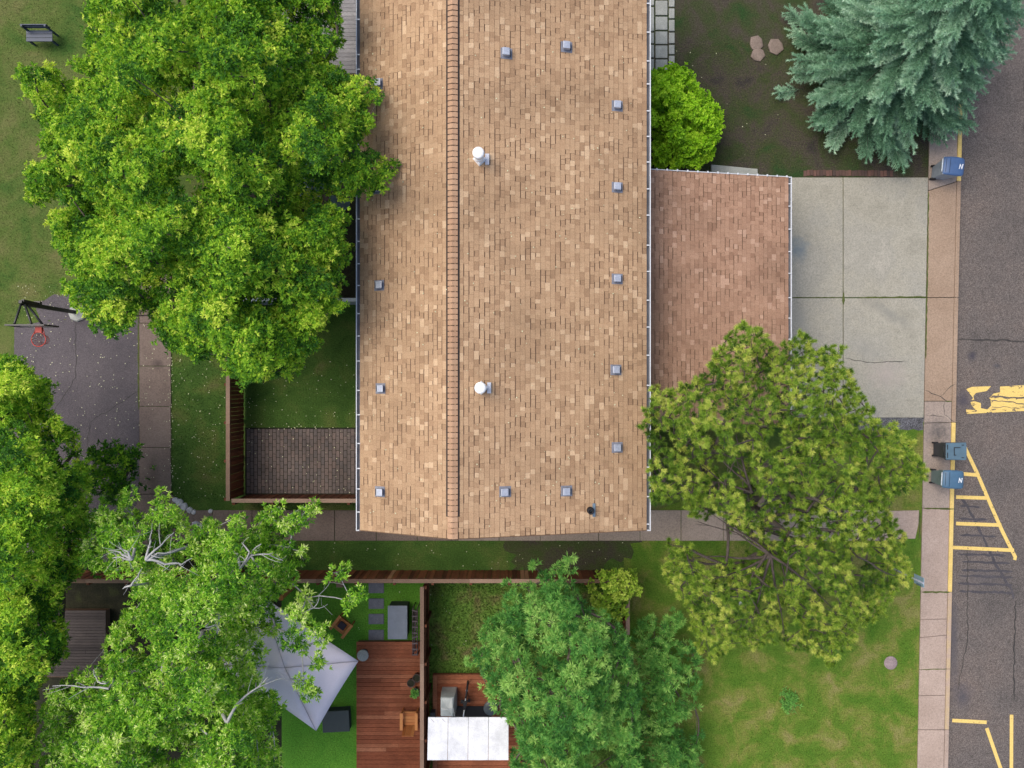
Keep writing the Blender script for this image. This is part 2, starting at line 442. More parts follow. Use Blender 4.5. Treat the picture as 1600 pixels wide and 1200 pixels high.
def poly_area_m2(poly):
    p = np.asarray(poly, float)
    return abs(0.5 * (p[:, 0] * np.roll(p[:, 1], -1) - np.roll(p[:, 0], -1) * p[:, 1]).sum()) * PX * PX

def to_world(pts, h):
    pts = np.asarray(pts, float); h = np.broadcast_to(np.asarray(h, float), (len(pts),))
    k = PX * (H - h) / H
    return np.stack([(pts[:, 0] - 800) * k, (600 - pts[:, 1]) * k, h], 1)

def sheet(name, poly, z, mat, kind='structure', rag=0.0):
    pts = [P(x, y, 0) for x, y in poly]
    if rag:
        out = []
        for i, p in enumerate(pts):
            q = pts[(i + 1) % len(pts)]; n = max(1, int((q - p).length / 0.18)); d = (q - p).normalized(); s_ = Vector((-d.y, d.x, 0))
            for k in range(n):
                out.append(p.lerp(q, k / n) + s_ * rag * random.uniform(-1, 1))
        pts = out
    a = sum(pts[i].x * pts[(i + 1) % len(pts)].y - pts[(i + 1) % len(pts)].x * pts[i].y for i in range(len(pts)))
    if a < 0: pts = pts[::-1]
    mb = MB(); mb.add([(p.x, p.y, z) for p in pts], [tuple(range(len(pts)))])
    o = mb.build(name, mat)
    o['kind'] = kind
    return o

# ------------------------------------------------------------------ the setting
XL = lambda y: 1456 - 0.0190 * y     # west edge of the sidewalk
XR = lambda y: 1507.5 - 0.0218 * y   # street face of the curb
mb = MB(); mb.add([(-300, -300, -0.2), (300, -300, -0.2), (300, 300, -0.2), (-300, 300, -0.2)], [(0, 1, 2, 3)])
tag(mb.build('ground', M['ground']), kind='structure')
sheet('lawn', [(-1800, -1500), (XL(-1500), -1500), (XL(2700), 2700), (-1800, 2700)], -0.024, M['lawn'])
sheet('garden_soil', [(1000, -200), (XL(-200), -200), (XL(277), 277), (1000, 277)], -0.018, M['soil'])
sheet('front_lawn', [(967, 820), (XL(640), 640), (XL(1500), 1500), (967, 1500)], -0.018, M['front_lawn'])
sheet('lawn_strip', [(267, 430), (381, 430), (381, 800), (267, 800)], -0.018, M['yard'])
sheet('side_lawn', [(440, 830), (975, 830), (975, 895), (440, 895)], -0.014, M['yard'])
sheet('fence_soil', [(790, 835), (1000, 835), (985, 870), (940, 895), (800, 895)], -0.010, M['thin_grass'], rag=0.3)
sheet('back_lawn', [(381, 472), (640, 472), (640, 672), (381, 672)], -0.014, M['yard'])
sheet('planting_bed', [(381, -200), (640, -200), (640, 470), (381, 470)], -0.014, M['mulch'])
sheet('turf', [(440, 893), (669, 893), (669, 1500), (440, 1500)], -0.014, M['turf'])
sheet('neighbour_lawn', [(669, 893), (967, 893), (967, 1500), (669, 1500)], -0.014, M['weeds'])
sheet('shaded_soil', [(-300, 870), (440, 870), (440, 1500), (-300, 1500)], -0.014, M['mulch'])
sheet('gravel_strip', [(1330, 650), (XL(652), 650), (XL(672), 672), (1330, 674)], -0.010, M['gravel'], rag=0.05)
sheet('court', [(22, 508), (120, 497), (217, 490), (218, 800), (190, 880), (-200, 880), (-200, 700), (22, 690)], -0.010, M['court'], rag=0.03)
sheet('gravel_patch', [(62, 475), (95, 460), (150, 462), (150, 500), (60, 503)], -0.012, M['court'], rag=0.12)
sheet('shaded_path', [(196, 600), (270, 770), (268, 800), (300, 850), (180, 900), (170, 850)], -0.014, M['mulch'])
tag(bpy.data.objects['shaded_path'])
# street: a kerb-height lower than the lots
mb = MB()
a, b2 = P(XR(-1500), -1500), P(XR(2700), 2700)
mb.add([(a.x - 0.02, a.y, -0.13), (b2.x - 0.02, b2.y, -0.13), (b2.x + 9, b2.y, -0.13), (a.x + 9, a.y, -0.13)], [(0, 1, 2, 3)])
tag(mb.build('road', M['road']), kind='structure')
mb = MB(); mb.add([(a.x + 9, a.y, 0.0), (b2.x + 9, b2.y, 0.0), (b2.x + 80, b2.y, 0.0), (a.x + 80, a.y, 0.0)], [(0, 1, 2, 3)])
tag(mb.build('far_verge', M['lawn']), kind='structure')

def slab(parent, corners, mat, z0=-0.12, z1=0.02, gap=0.008, name='slab', bev=0.008):
    pts = [P(x, y) for x, y in corners]
    c = sum(pts, Vector()) / len(pts)
    pts = [p + (c - p).normalized() * gap * 1.4 for p in pts]
    mb = MB(); mb.prism([(p.x, p.y) for p in pts], z0, z1)
    return mb.build(name, mat, parent, bevel=bev)

side = thing('sidewalk', None, None, P(1470, 600), kind='structure')
js = [(-420, -420), (-300, -300), (-190, -190), (-85, -85), (10, 10), (100, 100), (190, 190), (298, 284), (465, 465), (627, 627), (661, 660), (794, 794), (925, 925), (968, 967), (996, 992), (1046, 1045), (1087, 1086), (1140, 1140), (1220, 1220), (1330, 1330), (1500, 1500)]
CW = 7
for (a0, a1), (b0, b1) in zip(js[:-1], js[1:]):
    mid = (a0 + b0) / 2
    mt = M['walk_tan'] if 298 <= mid <= 640 else (M['walk_pink'] if mid > 780 else M['walk_grey'])
    if mid > 640 and mid < 780: mt = M['walk_grey']
    slab(side, [(XL(a0), a0), (XR(a1) - CW, a1), (XR(b1) - CW, b1), (XL(b0), b0)], mt)
curb = thing('curb', None, None, P(1497, 600), kind='structure')
for y0, y1, mt in [(-420, -200, 'curb_yellow'), (-200, 20, 'curb_yellow'), (20, 283, 'curb_yellow'), (283, 465, 'walk_tan'), (465, 660, 'walk_tan'), (660, 795, 'curb_yellow'), (795, 925, 'curb_yellow'), (925, 1045, 'curb_faint'), (1045, 1140, 'curb_faint'), (1140, 1500, 'walk_pink')]:
    slab(curb, [(XR(y0) - CW + 0.6, y0), (XR(y0), y0), (XR(y1), y1), (XR(y1) - CW + 0.6, y1)], M[mt], -0.2, 0.022, 0.004, 'curb_stone', 0.015)

drive = thing('driveway', None, None, P(1345, 465), kind='structure')
for x0, x1 in ((1180, 1317), (1317.5, None)):
    for y0, y1 in ((277, 465), (465.5, 653)):
        r0 = XL(y0) - 0.5 if x1 is None else x1
        r1 = XL(y1) - 0.5 if x1 is None else x1
        slab(drive, [(x0, y0), (r0, y0), (r1, y1), (x0, y1)], M['drive'], gap=0.010)

foot = thing('footpath', None, None, P(800, 820), kind='structure')
xs = [290, 332, 394, 458, 523, 588, 652, 716, 780, 844, 935, 1000, 1064, 1130, 1195, 1260, 1325, 1388, 1432]
for x0, x1 in zip(xs[:-1], xs[1:]):
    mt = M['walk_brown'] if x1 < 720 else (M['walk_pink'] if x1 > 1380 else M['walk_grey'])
    if x0 >= 1388:
        pts = [(1388, 798), (1436, 797), (1436, 815), (1430, 842), (1388, 842)]
    else:
        pts = [(x0, 797), (x1, 797), (x1, 845), (x0, 845)]
    slab(foot, pts, mt)
lane = thing('back_path', None, None, P(242, 620), kind='structure')
ys = [300, 376, 440, 505, 572, 635, 699, 772]
for y0, y1 in zip(ys[:-1], ys[1:]):
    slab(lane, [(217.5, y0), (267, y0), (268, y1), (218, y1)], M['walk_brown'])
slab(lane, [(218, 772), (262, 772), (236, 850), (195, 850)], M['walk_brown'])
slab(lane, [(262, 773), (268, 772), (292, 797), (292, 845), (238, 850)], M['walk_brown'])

def line(name, pts, wd, z, mat, taper=False, jitter=0.0, parent=None):
    """a flat strip along px points"""
    q = [P(x, y) for x, y in pts]
    if jitter:
        out = [q[0]]
        for a, b in zip(q[:-1], q[1:]):
            n = max(2, int((b - a).length / 0.12))
            d = (b - a).normalized(); s_ = Vector((-d.y, d.x, 0))
            for i in range(1, n + 1):
                out.append(a.lerp(b, i / n) + s_ * random.uniform(-jitter, jitter) * (0 if i == n else 1))
        q = out
    vs, fs = [], []
    for i, p in enumerate(q):
        d = (q[min(i + 1, len(q) - 1)] - q[max(i - 1, 0)]).normalized(); s_ = Vector((-d.y, d.x, 0))
        ww = wd * (random.uniform(0.6, 1.3) if jitter else 1) / 2
        if taper and i in (0, len(q) - 1): ww *= 0.3
        vs += [(p.x + s_.x * ww, p.y + s_.y * ww, z), (p.x - s_.x * ww, p.y - s_.y * ww, z)]
        if i: fs.append((2 * i - 2, 2 * i - 1, 2 * i + 1, 2 * i))
    mb = MB(); mb.add(vs, fs)
    o = mb.build(name, mat, parent)
    if parent is None: o['kind'] = 'structure'
    return o
ZR = -0.126
cr = thing('pavement_cracks', None, None, P(1400, 600), kind='structure')
for pts, wd, z in [([(1445, 610), (1470, 620), (1480, 627)], 0.03, .0245), ([(1469, 619), (1480, 608), (1492, 600)], 0.02, .0245), ([(1475, 628), (1475, 648), (1492, 660)], 0.018, .0245), ([(1445, 648), (1475, 652)], 0.018, .0245),
                   ([(1320, 560), (1360, 566), (1415, 564)], 0.022, .0245), ([(1500, 530), (1545, 530), (1600, 533), (1700, 530)], 0.055, ZR + .002), ([(1515, 860), (1515, 1000), (1500, 1080)], 0.03, ZR + .002), ([(1590, 940), (1587, 1100)], 0.05, ZR + .002), ([(1605, 120), (1606, 500)], 0.05, ZR + .002),
                   ([(85, 640), (105, 610), (118, 590), (118, 500)], 0.02, -.006), ([(135, 700), (140, 660), (215, 612)], 0.018, -.006)]:
    line('crack', pts, wd, z, M['crack'], True, 0.03, cr)
ms = thing('joint_moss', None, None, P(1400, 465), kind='structure')
for pts, wd in [([(1240, 465), (1310, 465)], 0.02), ([(1318, 457), (1317, 476)], 0.09), ([(1340, 465), (1448, 464)], 0.05), ([(1450, 300), (1448.5, 440), (1447.5, 470), (1446, 560)], 0.045), ([(1443, 794), (1490, 795)], 0.05), ([(1440, 925), (1484, 925)], 0.06), ([(1437, 1046), (1480, 1045)], 0.03), ([(216.7, 480), (217, 640)], 0.05), ([(1437, 800), (1436, 842)], 0.07), ([(1475, 627), (1487, 627)], 0.05)]:
    line('moss', pts, wd, .0255, M['moss'], True, 0.012, ms)

mk = thing('road_markings', None, None, P(1540, 800), kind='structure')
def patch(name, poly, mat, z=ZR):
    pts = [P(x, y) for x, y in poly]
    c = MB(); n = len(pts)
    a = sum(pts[i].x * pts[(i + 1) % n].y - pts[(i + 1) % n].x * pts[i].y for i in range(n))
    if a < 0: pts = pts[::-1]
    c.add([(p.x, p.y, z) for p in pts], [tuple(range(n))])
    return c.build(name, mat, mk)
# the big worn block: paint with the worn-away patches left open as in the photograph
patch('paint_block', [(1513, 608), (1522, 604.5), (1552, 603.5), (1545, 611), (1528, 614), (1524, 619), (1526, 627), (1536, 630), (1536, 638), (1546, 640), (1552, 634), (1551, 624), (1549, 622), (1556, 615), (1566, 613), (1566, 604), (1600, 602), (1760, 598), (1760, 640), (1600, 642.5), (1514, 647), (1512.5, 640), (1528, 641), (1522, 634), (1519, 627), (1524, 622), (1520, 617)], M['paint_worn'])
for pts, wd in [([(1554, 619.5), (1580, 622), (1605, 621), (1760, 618)], 0.05), ([(1552, 626), (1580, 628), (1600, 631), (1760, 628)], 0.035), ([(1553, 636), (1590, 637), (1760, 634)], 0.02)]:
    line('worn_streak', pts, wd, ZR + .003, M['road'], False, 0.03, mk)
for pts in [[(1511, 700), (1531, 742), (1550, 787), (1570, 832), (1590, 872), (1588.5, 876)], [(1508, 741), (1532, 743)], [(1497, 777.5), (1547, 779)], [(1497, 819), (1568, 821.5)], [(1491, 856.5), (1588, 861)], [(1491, 1128), (1545, 1131)], [(1584, 1119), (1583.5, 1250)], [(1545, 1140), (1583, 1250)]]:
    line('stripe', pts, 0.125, ZR + (0.004 if len(pts) > 3 or pts[0][0] > 1540 else 0.0), M['paint'], False, 0, mk)
for i, y in enumerate((792, 812, 838, 868, 880, 893, 902, 914, 926)):
    line('blacked_out_stripe', [(1497 + random.uniform(0, 10), y - 1), (1500 + min(86, 30 + (y - 780) * 0.52), y + 1.5)], 0.085, ZR - .0015, M['oldpaint'], True, 0.02, mk)
line('blacked_out_stripe', [(1505, 775), (1530, 820), (1560, 885), (1585, 925), (1587, 938)], 0.09, ZR - .0030, M['oldpaint'], True, 0.02, mk)

# ------------------------------------------------------------------ house
HE, HR = 5.0, 6.33
xl, xr = P(557, 0, HE).x + 0.11, P(1016, 0, HE).x - 0.11
xrg = P(707, 0, HR).x
yS, yN = P(0, 828, HE).y, 13.6
house = thing('house', 'long house with tan shingled gable roof, ridge cap line, box vents and white gutters', 'house', (0, 4.5, 0))

def shingle_field(parent, eave0, up, along, n, vlen, ulen, mat, near, flip):
    """courses of single tabs on one slope; the 300 nearest the camera stay objects, the rest join into one mesh"""
    e = 0.145
    tabs = []
    k = 0
    while k * e < vlen:
        u = -random.uniform(0, 0.2)
        while u < ulen:
            wdt = random.choice((0.12, 0.14, 0.14, 0.16, 0.16, 0.2, 0.24))
            tone = random.choice((0.0, 0.15, 0.3, 0.35, 0.4, 0.45, 0.45, 0.5, 0.5, 0.55, 0.6, 0.65, 0.75, 1.0)); hi = random.choice((0, 0, 0, 1, 1, 2, 2))
            u0, u1 = max(u, 0), min(u + wdt, ulen)
            if u1 - u0 > 0.02:
                tabs.append((k, u0, u1, round(tone * 0.9 + 0.05, 2), hi, abs(u1 - u0 - wdt) < 1e-6))
            u += wdt
        k += 1
    def geo(mb, o, w_, kk, hi, vmax):
        ga = (0.003, 0.002, 0.008)[hi]
        gv = (0.009, 0.005, 0.030)[hi]
        v1 = min(e - gv, vmax)
        t = (0.010, 0.016, 0.009)[hi]
        c = []
        for (uu, vv, zz) in ((ga / 2, 0, t), (w_ - ga / 2, 0, t), (w_ - ga / 2, v1, 0.006), (ga / 2, v1, 0.006), (ga / 2, 0, -0.004), (w_ - ga / 2, 0, -0.004), (w_ - ga / 2, v1, -0.004), (ga / 2, v1, -0.004)):
            c.append(o + along * uu + up * vv + n * zz)
        fs = [(0, 1, 2, 3), (4, 5, 1, 0), (5, 6, 2, 1), (7, 4, 0, 3), (6, 7, 3, 2)]
        if flip: fs = [f[::-1] for f in fs]
        mb.add(c, fs)
    cand = []
    for t in tabs:
        k, u0, u1, tone, hi, full = t
        o = eave0 + along * u0 + up * (k * e)
        cand.append(((o - Vector((near[0], near[1], near[2]))).length if full and (k + 1) * e < vlen else 1e9, t, o))
    cand.sort(key=lambda c: c[0])
    rest = MB()
    cache = {}
    off = wloc(parent)
    return cand, geo, cache, rest, off, e, vlen

def finish_field(parent, fields, nparts, mat):
    allc = []
    for fi, f in enumerate(fields):
        allc += [(c[0], fi, c[1], c[2]) for c in f[0]]
    allc.sort(key=lambda c: c[0])
    rest = MB()
    for i, (d, fi, t, o) in enumerate(allc):
        cand, geo, cache, _, off, e, vlen = fields[fi]
        k, u0, u1, tone, hi, full = t
        w_ = u1 - u0
        if i < nparts and d < 1e8:
            key = (round(w_, 3), tone, hi)
            if key not in cache:
                m_ = MB(); m_.tone = tone; geo(m_, Vector((0, 0, 0)), w_, 0, hi, 1e9)
                cache[key] = m_.mesh('shingle', mat)
            link('shingle', cache[key], parent, o - off)
        else:
            rest.tone = min(1, max(0, tone + random.uniform(-0.06, 0.06)))
            geo(rest, o, w_, k, hi, vlen - k * e)
    r = rest.build('shingle_field', mat, parent)
    r['kind'] = 'stuff'

dz = HR - HE
upL = Vector((xrg - xl, 0, dz)); lenL = upL.length; upL.normalize()
upR = Vector((xrg - xr, 0, dz)); lenR = upR.length; upR.normalize()
Y = Vector((0, 1, 0))
nL = Vector((-upL.z, 0, upL.x)); nR = Vector((-upR.z, 0, upR.x))
if nL.z < 0: nL = -nL
if nR.z < 0: nR = -nR
# roof boards under the shingles, one closed body with the gable eaves
mb = MB()
t = 0.16
for sgn, xe in ((-1, xl), (1, xr)):
    mb.hexa([(xe, yS, HE - t), (xrg, yS, HR - t), (xrg, yN, HR - t), (xe, yN, HE - t), (xe, yS, HE), (xrg, yS, HR), (xrg, yN, HR), (xe, yN, HE)] if sgn < 0 else
            [(xrg, yS, HR - t), (xe, yS, HE - t), (xe, yN, HE - t), (xrg, yN, HR - t), (xrg, yS, HR), (xe, yS, HE), (xe, yN, HE), (xrg, yN, HR)])
roof = mb.build('roof', M['underlay'], house)
near = (-0.6, -0.4, HR)
fL = shingle_field(house, Vector((xl, yS, HE)) + nL * 0.004, upL, Y, nL, lenL - 0.05, yN - yS, M['shingle'], near, True)
fR = shingle_field(house, Vector((xr, yS, HE)) + nR * 0.004, upR, Y, nR, lenR - 0.05, yN - yS, M['shingle'], near, False)
finish_field(house, [fL, fR], 300, M['shingle'])
# walls
mb = MB()
wl, wr, ws = xl + 0.5, xr - 0.45, yS + 0.35
mb.box(wl, wr, ws, yN - 0.3, -0.1, HE - 0.19)
mb.add([(wl, ws - 0.001, HE - 0.19), (wr, ws - 0.001, HE - 0.19), (xrg, ws - 0.001, HR - 0.26)], [(0, 1, 2)])
mb.build('wall', M['siding'], house)
mb = MB()   # rake boards on the south gable
for xe in (xl, xr):
    mb.beam((xe, yS - 0.012, HE - 0.08), (xrg, yS - 0.012, HR - 0.08), 0.022, 0.17, up=(0, 0, 1))
mb.build('rake_board', M['underlay'], house)
# ridge vent and cap pieces
yV = P(0, 808, HR + 0.03).y
for sx, upv in ((-1, upL), (1, upR)):
    mb = MB()
    dwn = -upv
    a = Vector((xrg, 0, HR)) + dwn * 0.10 + Vector((0, 0, 0.028)); c = Vector((xrg, 0, HR)) + dwn * 0.198 + Vector((0, 0, 0.02))
    x0, x1 = min(a.x, c.x), max(a.x, c.x)
    mb.hexa([(x0, yV, HR - 0.16), (x1, yV, HR - 0.16), (x1, yN, HR - 0.16), (x0, yN, HR - 0.16), (x0, yV, a.z if sx > 0 else c.z), (x1, yV, c.z if sx > 0 else a.z), (x1, yN, c.z if sx > 0 else a.z), (x0, yN, a.z if sx > 0 else c.z)])
    mb.build('ridge_vent', M['black_vent'], house)
capm = []
for tv in (0.1, 0.35, 0.5, 0.6, 0.9):
    mb = MB(); mb.tone = tv
    L_, wd = 0.132, 0.148
    l0 = -upL * wd; r0 = -upR * wd
    z0, z1 = 0.046, 0.036
    top = [l0 + Vector((0, 0, z0)), Vector((0, 0, z0 + 0.006)), r0 + Vector((0, 0, z0))]
    vs = [v for v in top] + [v + Vector((0, L_, z1 - z0)) for v in top] + [v + Vector((0, 0, -0.03)) for v in top] + [v + Vector((0, L_, z1 - z0 - 0.03)) for v in top]
    mb.add(vs, [(0, 1, 4, 3), (1, 2, 5, 4), (6, 7, 1, 0), (7, 8, 2, 1), (0, 3, 9, 6), (2, 8, 11, 5)])
    capm.append(mb.mesh('ridge_cap', M['cap']))
y = yS
while y < yN - 0.1:
    link('ridge_cap', random.choice(capm), house, Vector((xrg, y, HR)) - wloc(house))
    y += 0.153
# gutters
def gutter(parent, xin, xout, y0, y1, z, hangers, name='gutter'):
    s_ = 1 if xout > xin else -1
    mb = MB()
    bx = lambda a, b, *r: mb.box(min(a, b), max(a, b), *r)
    bx(xout, xout - s_ * 0.024, y0, y1, z - 0.12, z + 0.012)
    bx(xin, xin + s_ * 0.01, y0 + .011, y1 - .011, z - 0.12, z - 0.03)
    bx(xin, xout - s_ * 0.031, y0, y0 + 0.03, z - 0.118, z + 0.006)
    bx(xin, xout - s_ * 0.031, y1 - 0.03, y1, z - 0.118, z + 0.006)
    g = mb.build(name, M['white'], parent)
    mb = MB(); bx(xin + s_ * 0.011, xout - s_ * 0.0305, y0 + .031, y1 - .031, z - 0.119, z - 0.075)
    mb.build('gutter_floor', M['gutter_in'], g)
    hm = MB(); hm.box(-0.02, 0.02, -0.017, 0.017, -0.006, 0.006)
    L_ = abs(xout - xin)
    hm = MB(); hm.box(-L_ / 2 - 0.015, L_ / 2 - 0.032 if s_ > 0 else L_ / 2 + 0.015, -0.016, 0.016, -0.004, 0.004) if s_ > 0 else hm.box(-L_ / 2 + 0.032, L_ / 2 + 0.015, -0.016, 0.016, -0.004, 0.004)
    me = hm.mesh('gutter_hanger', M['white'])
    for hy in hangers:
        link('gutter_hanger', me, g, Vector(((xin + xout) / 2, hy, z + 0.003)) - wloc(g))
    return g
hy = lambda pys: [P(0, p, HE).y for p in pys]
gutter(house, xl, xl - 0.125, yS - 0.03, yN, HE - 0.01, hy([-130, -70, -20, 30, 85, 108, 165, 215, 225, 270, 342, 377, 412, 446, 490, 525, 564, 610, 648, 693, 732, 764, 800]))
gutter(house, xr, xr + 0.125, yS - 0.03, yN, HE - 0.01, hy([-130, -85, -40, 5, 50, 95, 131, 173, 213, 253, 295, 336, 383, 424, 469, 511, 555, 602, 643, 688, 730, 776, 819]))

def roof_z(x, y):
    if x < xrg: return HE + (x - xl) * dz / (xrg - xl)
    return HE + (xr - x) * dz / (xr - xrg)
def roof_pt(px, py):
    h = 5.6
    for _ in range(8):
        p = P(px, py, h); h = roof_z(p.x, p.y)
    return P(px, py, h)
def vent(px, py, face):
    p = roof_pt(px, py)
    up_ = upL if p.x < xrg else upR
    nn = nL if p.x < xrg else nR
    mb = MB()
    w2 = 0.15
    c = []
    for zz in (0.0, 0.02):
        for i, j in ((-1, -1), (1, -1), (1, 1), (-1, 1)):
            c.append(p + (up_ * i * 0.165 * (1 if p.x < xrg else -1)) + Y * j * 0.15 + nn * zz)
    mb.hexa(c)
    fl = mb.build('roof_vent', M['vent_dark'], house)
    mb = MB()
    s_ = 1 if p.x < xrg else -1
    e0, e1, hh = 0.095, 0.105, 0.2
    b4 = [p + up_ * i * e0 * s_ + Y * j * e0 + nn * 0.021 for i, j in ((-1, -1), (1, -1), (1, 1), (-1, 1))]
    t4 = [p + up_ * i * e1 * s_ + Y * j * e1 + Vector((0, 0, hh)) + nn * 0.0 for i, j in ((-1, -1), (1, -1), (1, 1), (-1, 1))]
    mb.hexa(b4 + t4)
    mb.build('hood', M['vent'], fl, bevel=0.018)
    mb = MB()
    q = p + up_ * -0.108 + nn * 0.06
    mb.box(q.x - 0.006, q.x + 0.006, q.y - 0.085, q.y + 0.085, q.z - 0.02, q.z + 0.06)
    mb.build('louvre', M['black'], fl)
for px, py in [(791, 84), (885, 74), (591, 132), (964, 166), (964, 293), (593, 446), (964, 436), (595, 607), (962, 578), (594, 768), (964, 699), (789, 768), (885, 767), (700 + 92, -40), (592, -60), (590, 295)]:
    vent(px, py, 0)
def flue(px, py):
    p = roof_pt(px, py)
    mb = MB(); mb.lathe([(0.001, 0.1), (0.17, 0.1), (0.2, 0.0), (0.21, -0.06), (0.21, -0.2)], p, 4, False)
    c = mb.build('flue', M['flue'], house)
    mb = MB(); mb.lathe([(0.115, 0.0), (0.115, 0.2), (0.135, 0.21), (0.135, 0.3), (0.115, 0.31), (0.115, 0.44), (0.14, 0.45), (0.14, 0.52), (0.12, 0.53), (0.12, 0.6)], p, 20)
    mb.build('flue_pipe', M['flue'], c)
    mb = MB(); mb.lathe([(0.001, 0.70), (0.06, 0.695), (0.12, 0.675), (0.158, 0.64), (0.16, 0.57), (0.13, 0.57)], p, 28)
    mb.build('rain_cap', M['flue'], c)
    mb = MB(); mb.box(p.x + 0.16, p.x + 0.27, p.y - 0.15, p.y + 0.15, p.z - 0.05, p.z + 0.03)
    mb.build('flashing', M['vent'], c)
flue(749, 249); flue(752, 606)
p = roof_pt(922, 797)
mb = MB(); mb.box(p.x - 0.02, p.x + 0.1, p.y - 0.05, p.y + 0.05, p.z - 0.05, p.z + 0.045); mb.box(p.x + 0.07, p.x + 0.15, p.y - 0.19, p.y + 0.19, p.z - 0.06, p.z + 0.02)
fl = mb.build('stack_flashing', M['flash'], house)
mb = MB(); mb.lathe([(0.075, -0.1), (0.1, 0.02), (0.1, 0.10), (0.085, 0.13), (0.085, 0.28), (0.05, 0.28), (0.05, 0.0), (0.001, 0.0)], p, 20)
mb.build('vent_stack', M['rubber'], fl)

# ------------------------------------------------------------------ garage with its shed roof
GI, GO = 3.6, 2.7
gx1 = P(1237, 0, GO).x - 0.11
gx0 = xr - 0.35
gyN, gyS = P(0, 277, GO).y, P(0, 662, GO).y
garage = thing('garage', 'low garage wing with red brown shingled shed roof beside the concrete driveway', 'garage', ((gx0 + gx1) / 2, (gyN + gyS) / 2, 0))
gslope = (GI - GO) / (gx1 - P(1016, 0, GI).x)
gzi = GO + gslope * (gx1 - gx0)
mb = MB()
mb.hexa([(gx0, gyS, gzi - .15), (gx1, gyS, GO - .15), (gx1, gyN, GO - .15), (gx0, gyN, gzi - .15), (gx0, gyS, gzi), (gx1, gyS, GO), (gx1, gyN, GO), (gx0, gyN, gzi)])
mb.build('roof', M['underlay'], garage)
upG = Vector((gx0 - gx1, 0, gzi - GO)); lenG = upG.length; upG.normalize()
nG = Vector((-upG.z, 0, upG.x)); nG = -nG if nG.z < 0 else nG
fG = shingle_field(garage, Vector((gx1, gyS, GO)) + nG * 0.004, upG, Y, nG, lenG, gyN - gyS, M['shingle_garage'], (4.2, 1.0, 3.5), False)
finish_field(garage, [fG], 300, M['shingle_garage'])
mb = MB()
mb.box(wr + 0.01, gx1 - 0.3, gyS + 0.3, gyN - 0.3, -0.1, GO - 0.2)
mb.build('wall', M['siding'], garage)
mb = MB()
for i in range(4):
    z0 = 0.03 + i * 0.52
    mb.box(gx1 - 0.3, gx1 - 0.26, gyS + 1.0, gyN - 1.0, z0, z0 + 0.5)
mb.build('garage_door', M['white'], garage)
gutter(garage, gx1, gx1 + 0.115, gyS - 0.02, gyN + 0.02, GO - 0.01, [P(0, p_, GO).y for p_ in (287, 322, 358, 393, 427, 465, 497, 530, 566, 600, 640)])
mb = MB(); mb.beam((gx0, gyN + 0.012, gzi - 0.02), (gx1, gyN + 0.012, GO - 0.02), 0.022, 0.09)
rk = mb.build('rake_trim', M['white'], garage)
cm = MB(); cm.box(-0.022, 0.022, -0.03, 0.03, -0.02, 0.025)
cm = cm.mesh('light_clip', M['white'])
for px in range(1026, 1236, 16):
    t_ = (px - 1016) / 221
    x_ = P(1016, 0, GI).x * (1 - t_) + gx1 * t_
    link('light_clip', cm, rk, Vector((x_, gyN + 0.015, GO + gslope * (gx1 - x_) + 0.025)) - wloc(rk))

# ------------------------------------------------------------------ fences
def fence(label, a, b, h=1.65, face=1, post_face=-1, tones=(0.0, 0.3, 0.5, 0.5, 0.6, 0.6, 0.7, 0.85, 1.0), group='brown board fences', bw=0.14, post=1.27, gap=0.006):
    """pickets between a and b (world XY), rails and posts on one side, a cap board on top"""
    a = Vector((a[0], a[1], 0)); b = Vector((b[0], b[1], 0))
    root = thing('fence', label, 'fence', a)
    d = (b - a); L_ = d.length; d.normalize(); s_ = Vector((-d.y, d.x, 0)) * face
    ang = math.atan2(d.y, d.x)
    pm = []
    for tv in tones:
        mb = MB(); mb.tone = tv
        mb.box(0.002, bw - gap, -0.009, 0.009, 0.05, h - 0.03)
        pm.append(mb.mesh('picket', M['fence']))
    n = int(L_ / bw)
    for i in range(n):
        q = d * (i * bw) + s_ * (0.012 * (i % 2))
        o = link('picket', random.choice(pm), root, q, (0, 0, ang))
    for z in (0.3, 1.3):
        mb = MB(); mb.tone = 0.4
        mb.beam(d * 0.0 + s_ * 0.043 * post_face + Vector((0, 0, z)), d * L_ + s_ * 0.043 * post_face + Vector((0, 0, z)), 0.04, 0.09)
        mb.build('rail', M['fence'], root, local=True)
    x = 0.0
    while x < L_:
        mb = MB(); mb.tone = 0.3
        q = d * (x + 0.045) + s_ * (0.118 if post_face > 0 else -0.072)
        mb.box(-0.045, 0.045, -0.045, 0.045, -0.1, h - 0.045)
        me = mb.mesh('post', M['fence'])
        link('post', me, root, q, (0, 0, ang))
        x += post
    x = 0.0
    while x < L_ - 0.1:
        e_ = min(x + post * 2, L_)
        mb = MB(); mb.tone = random.random()
        mb.beam(d * (x + 0.003) + s_ * 0.03 + Vector((0, 0, h)), d * (e_ - 0.003) + s_ * 0.03 + Vector((0, 0, h)), 0.13, 0.035)
        mb.build('cap_board', M['fence_rail'], root, local=True)
        x = e_
    return root
YF = P(0, 891).y
XD = P(669, 0).x
XE = P(968, 0).x
XY = P(381, 0).x
YY = P(0, 772).y
YW = P(0, 476).y
fence('long brown board fence running along the grass strip south of the house', (P(60, 0).x, YF), (XE, YF), face=1)
fence('brown fence between the two small back yards, beside the red brown deck', (XD, YF - 0.16), (XD, YF - 10), face=-1, tones=(0.0, 0.1, 0.2, 0.3, 0.4))
fence('short brown fence end with dark post behind the yellow green shrub', (XE + 0.02, YF - 0.02), (XE + 0.02, YF - 1.75), face=1)
fence('brown fence along the west side of the brick patio yard', (XY, YY), (XY, YY + 17), face=-1, tones=(0.0, 0.1, 0.2, 0.3, 0.4))
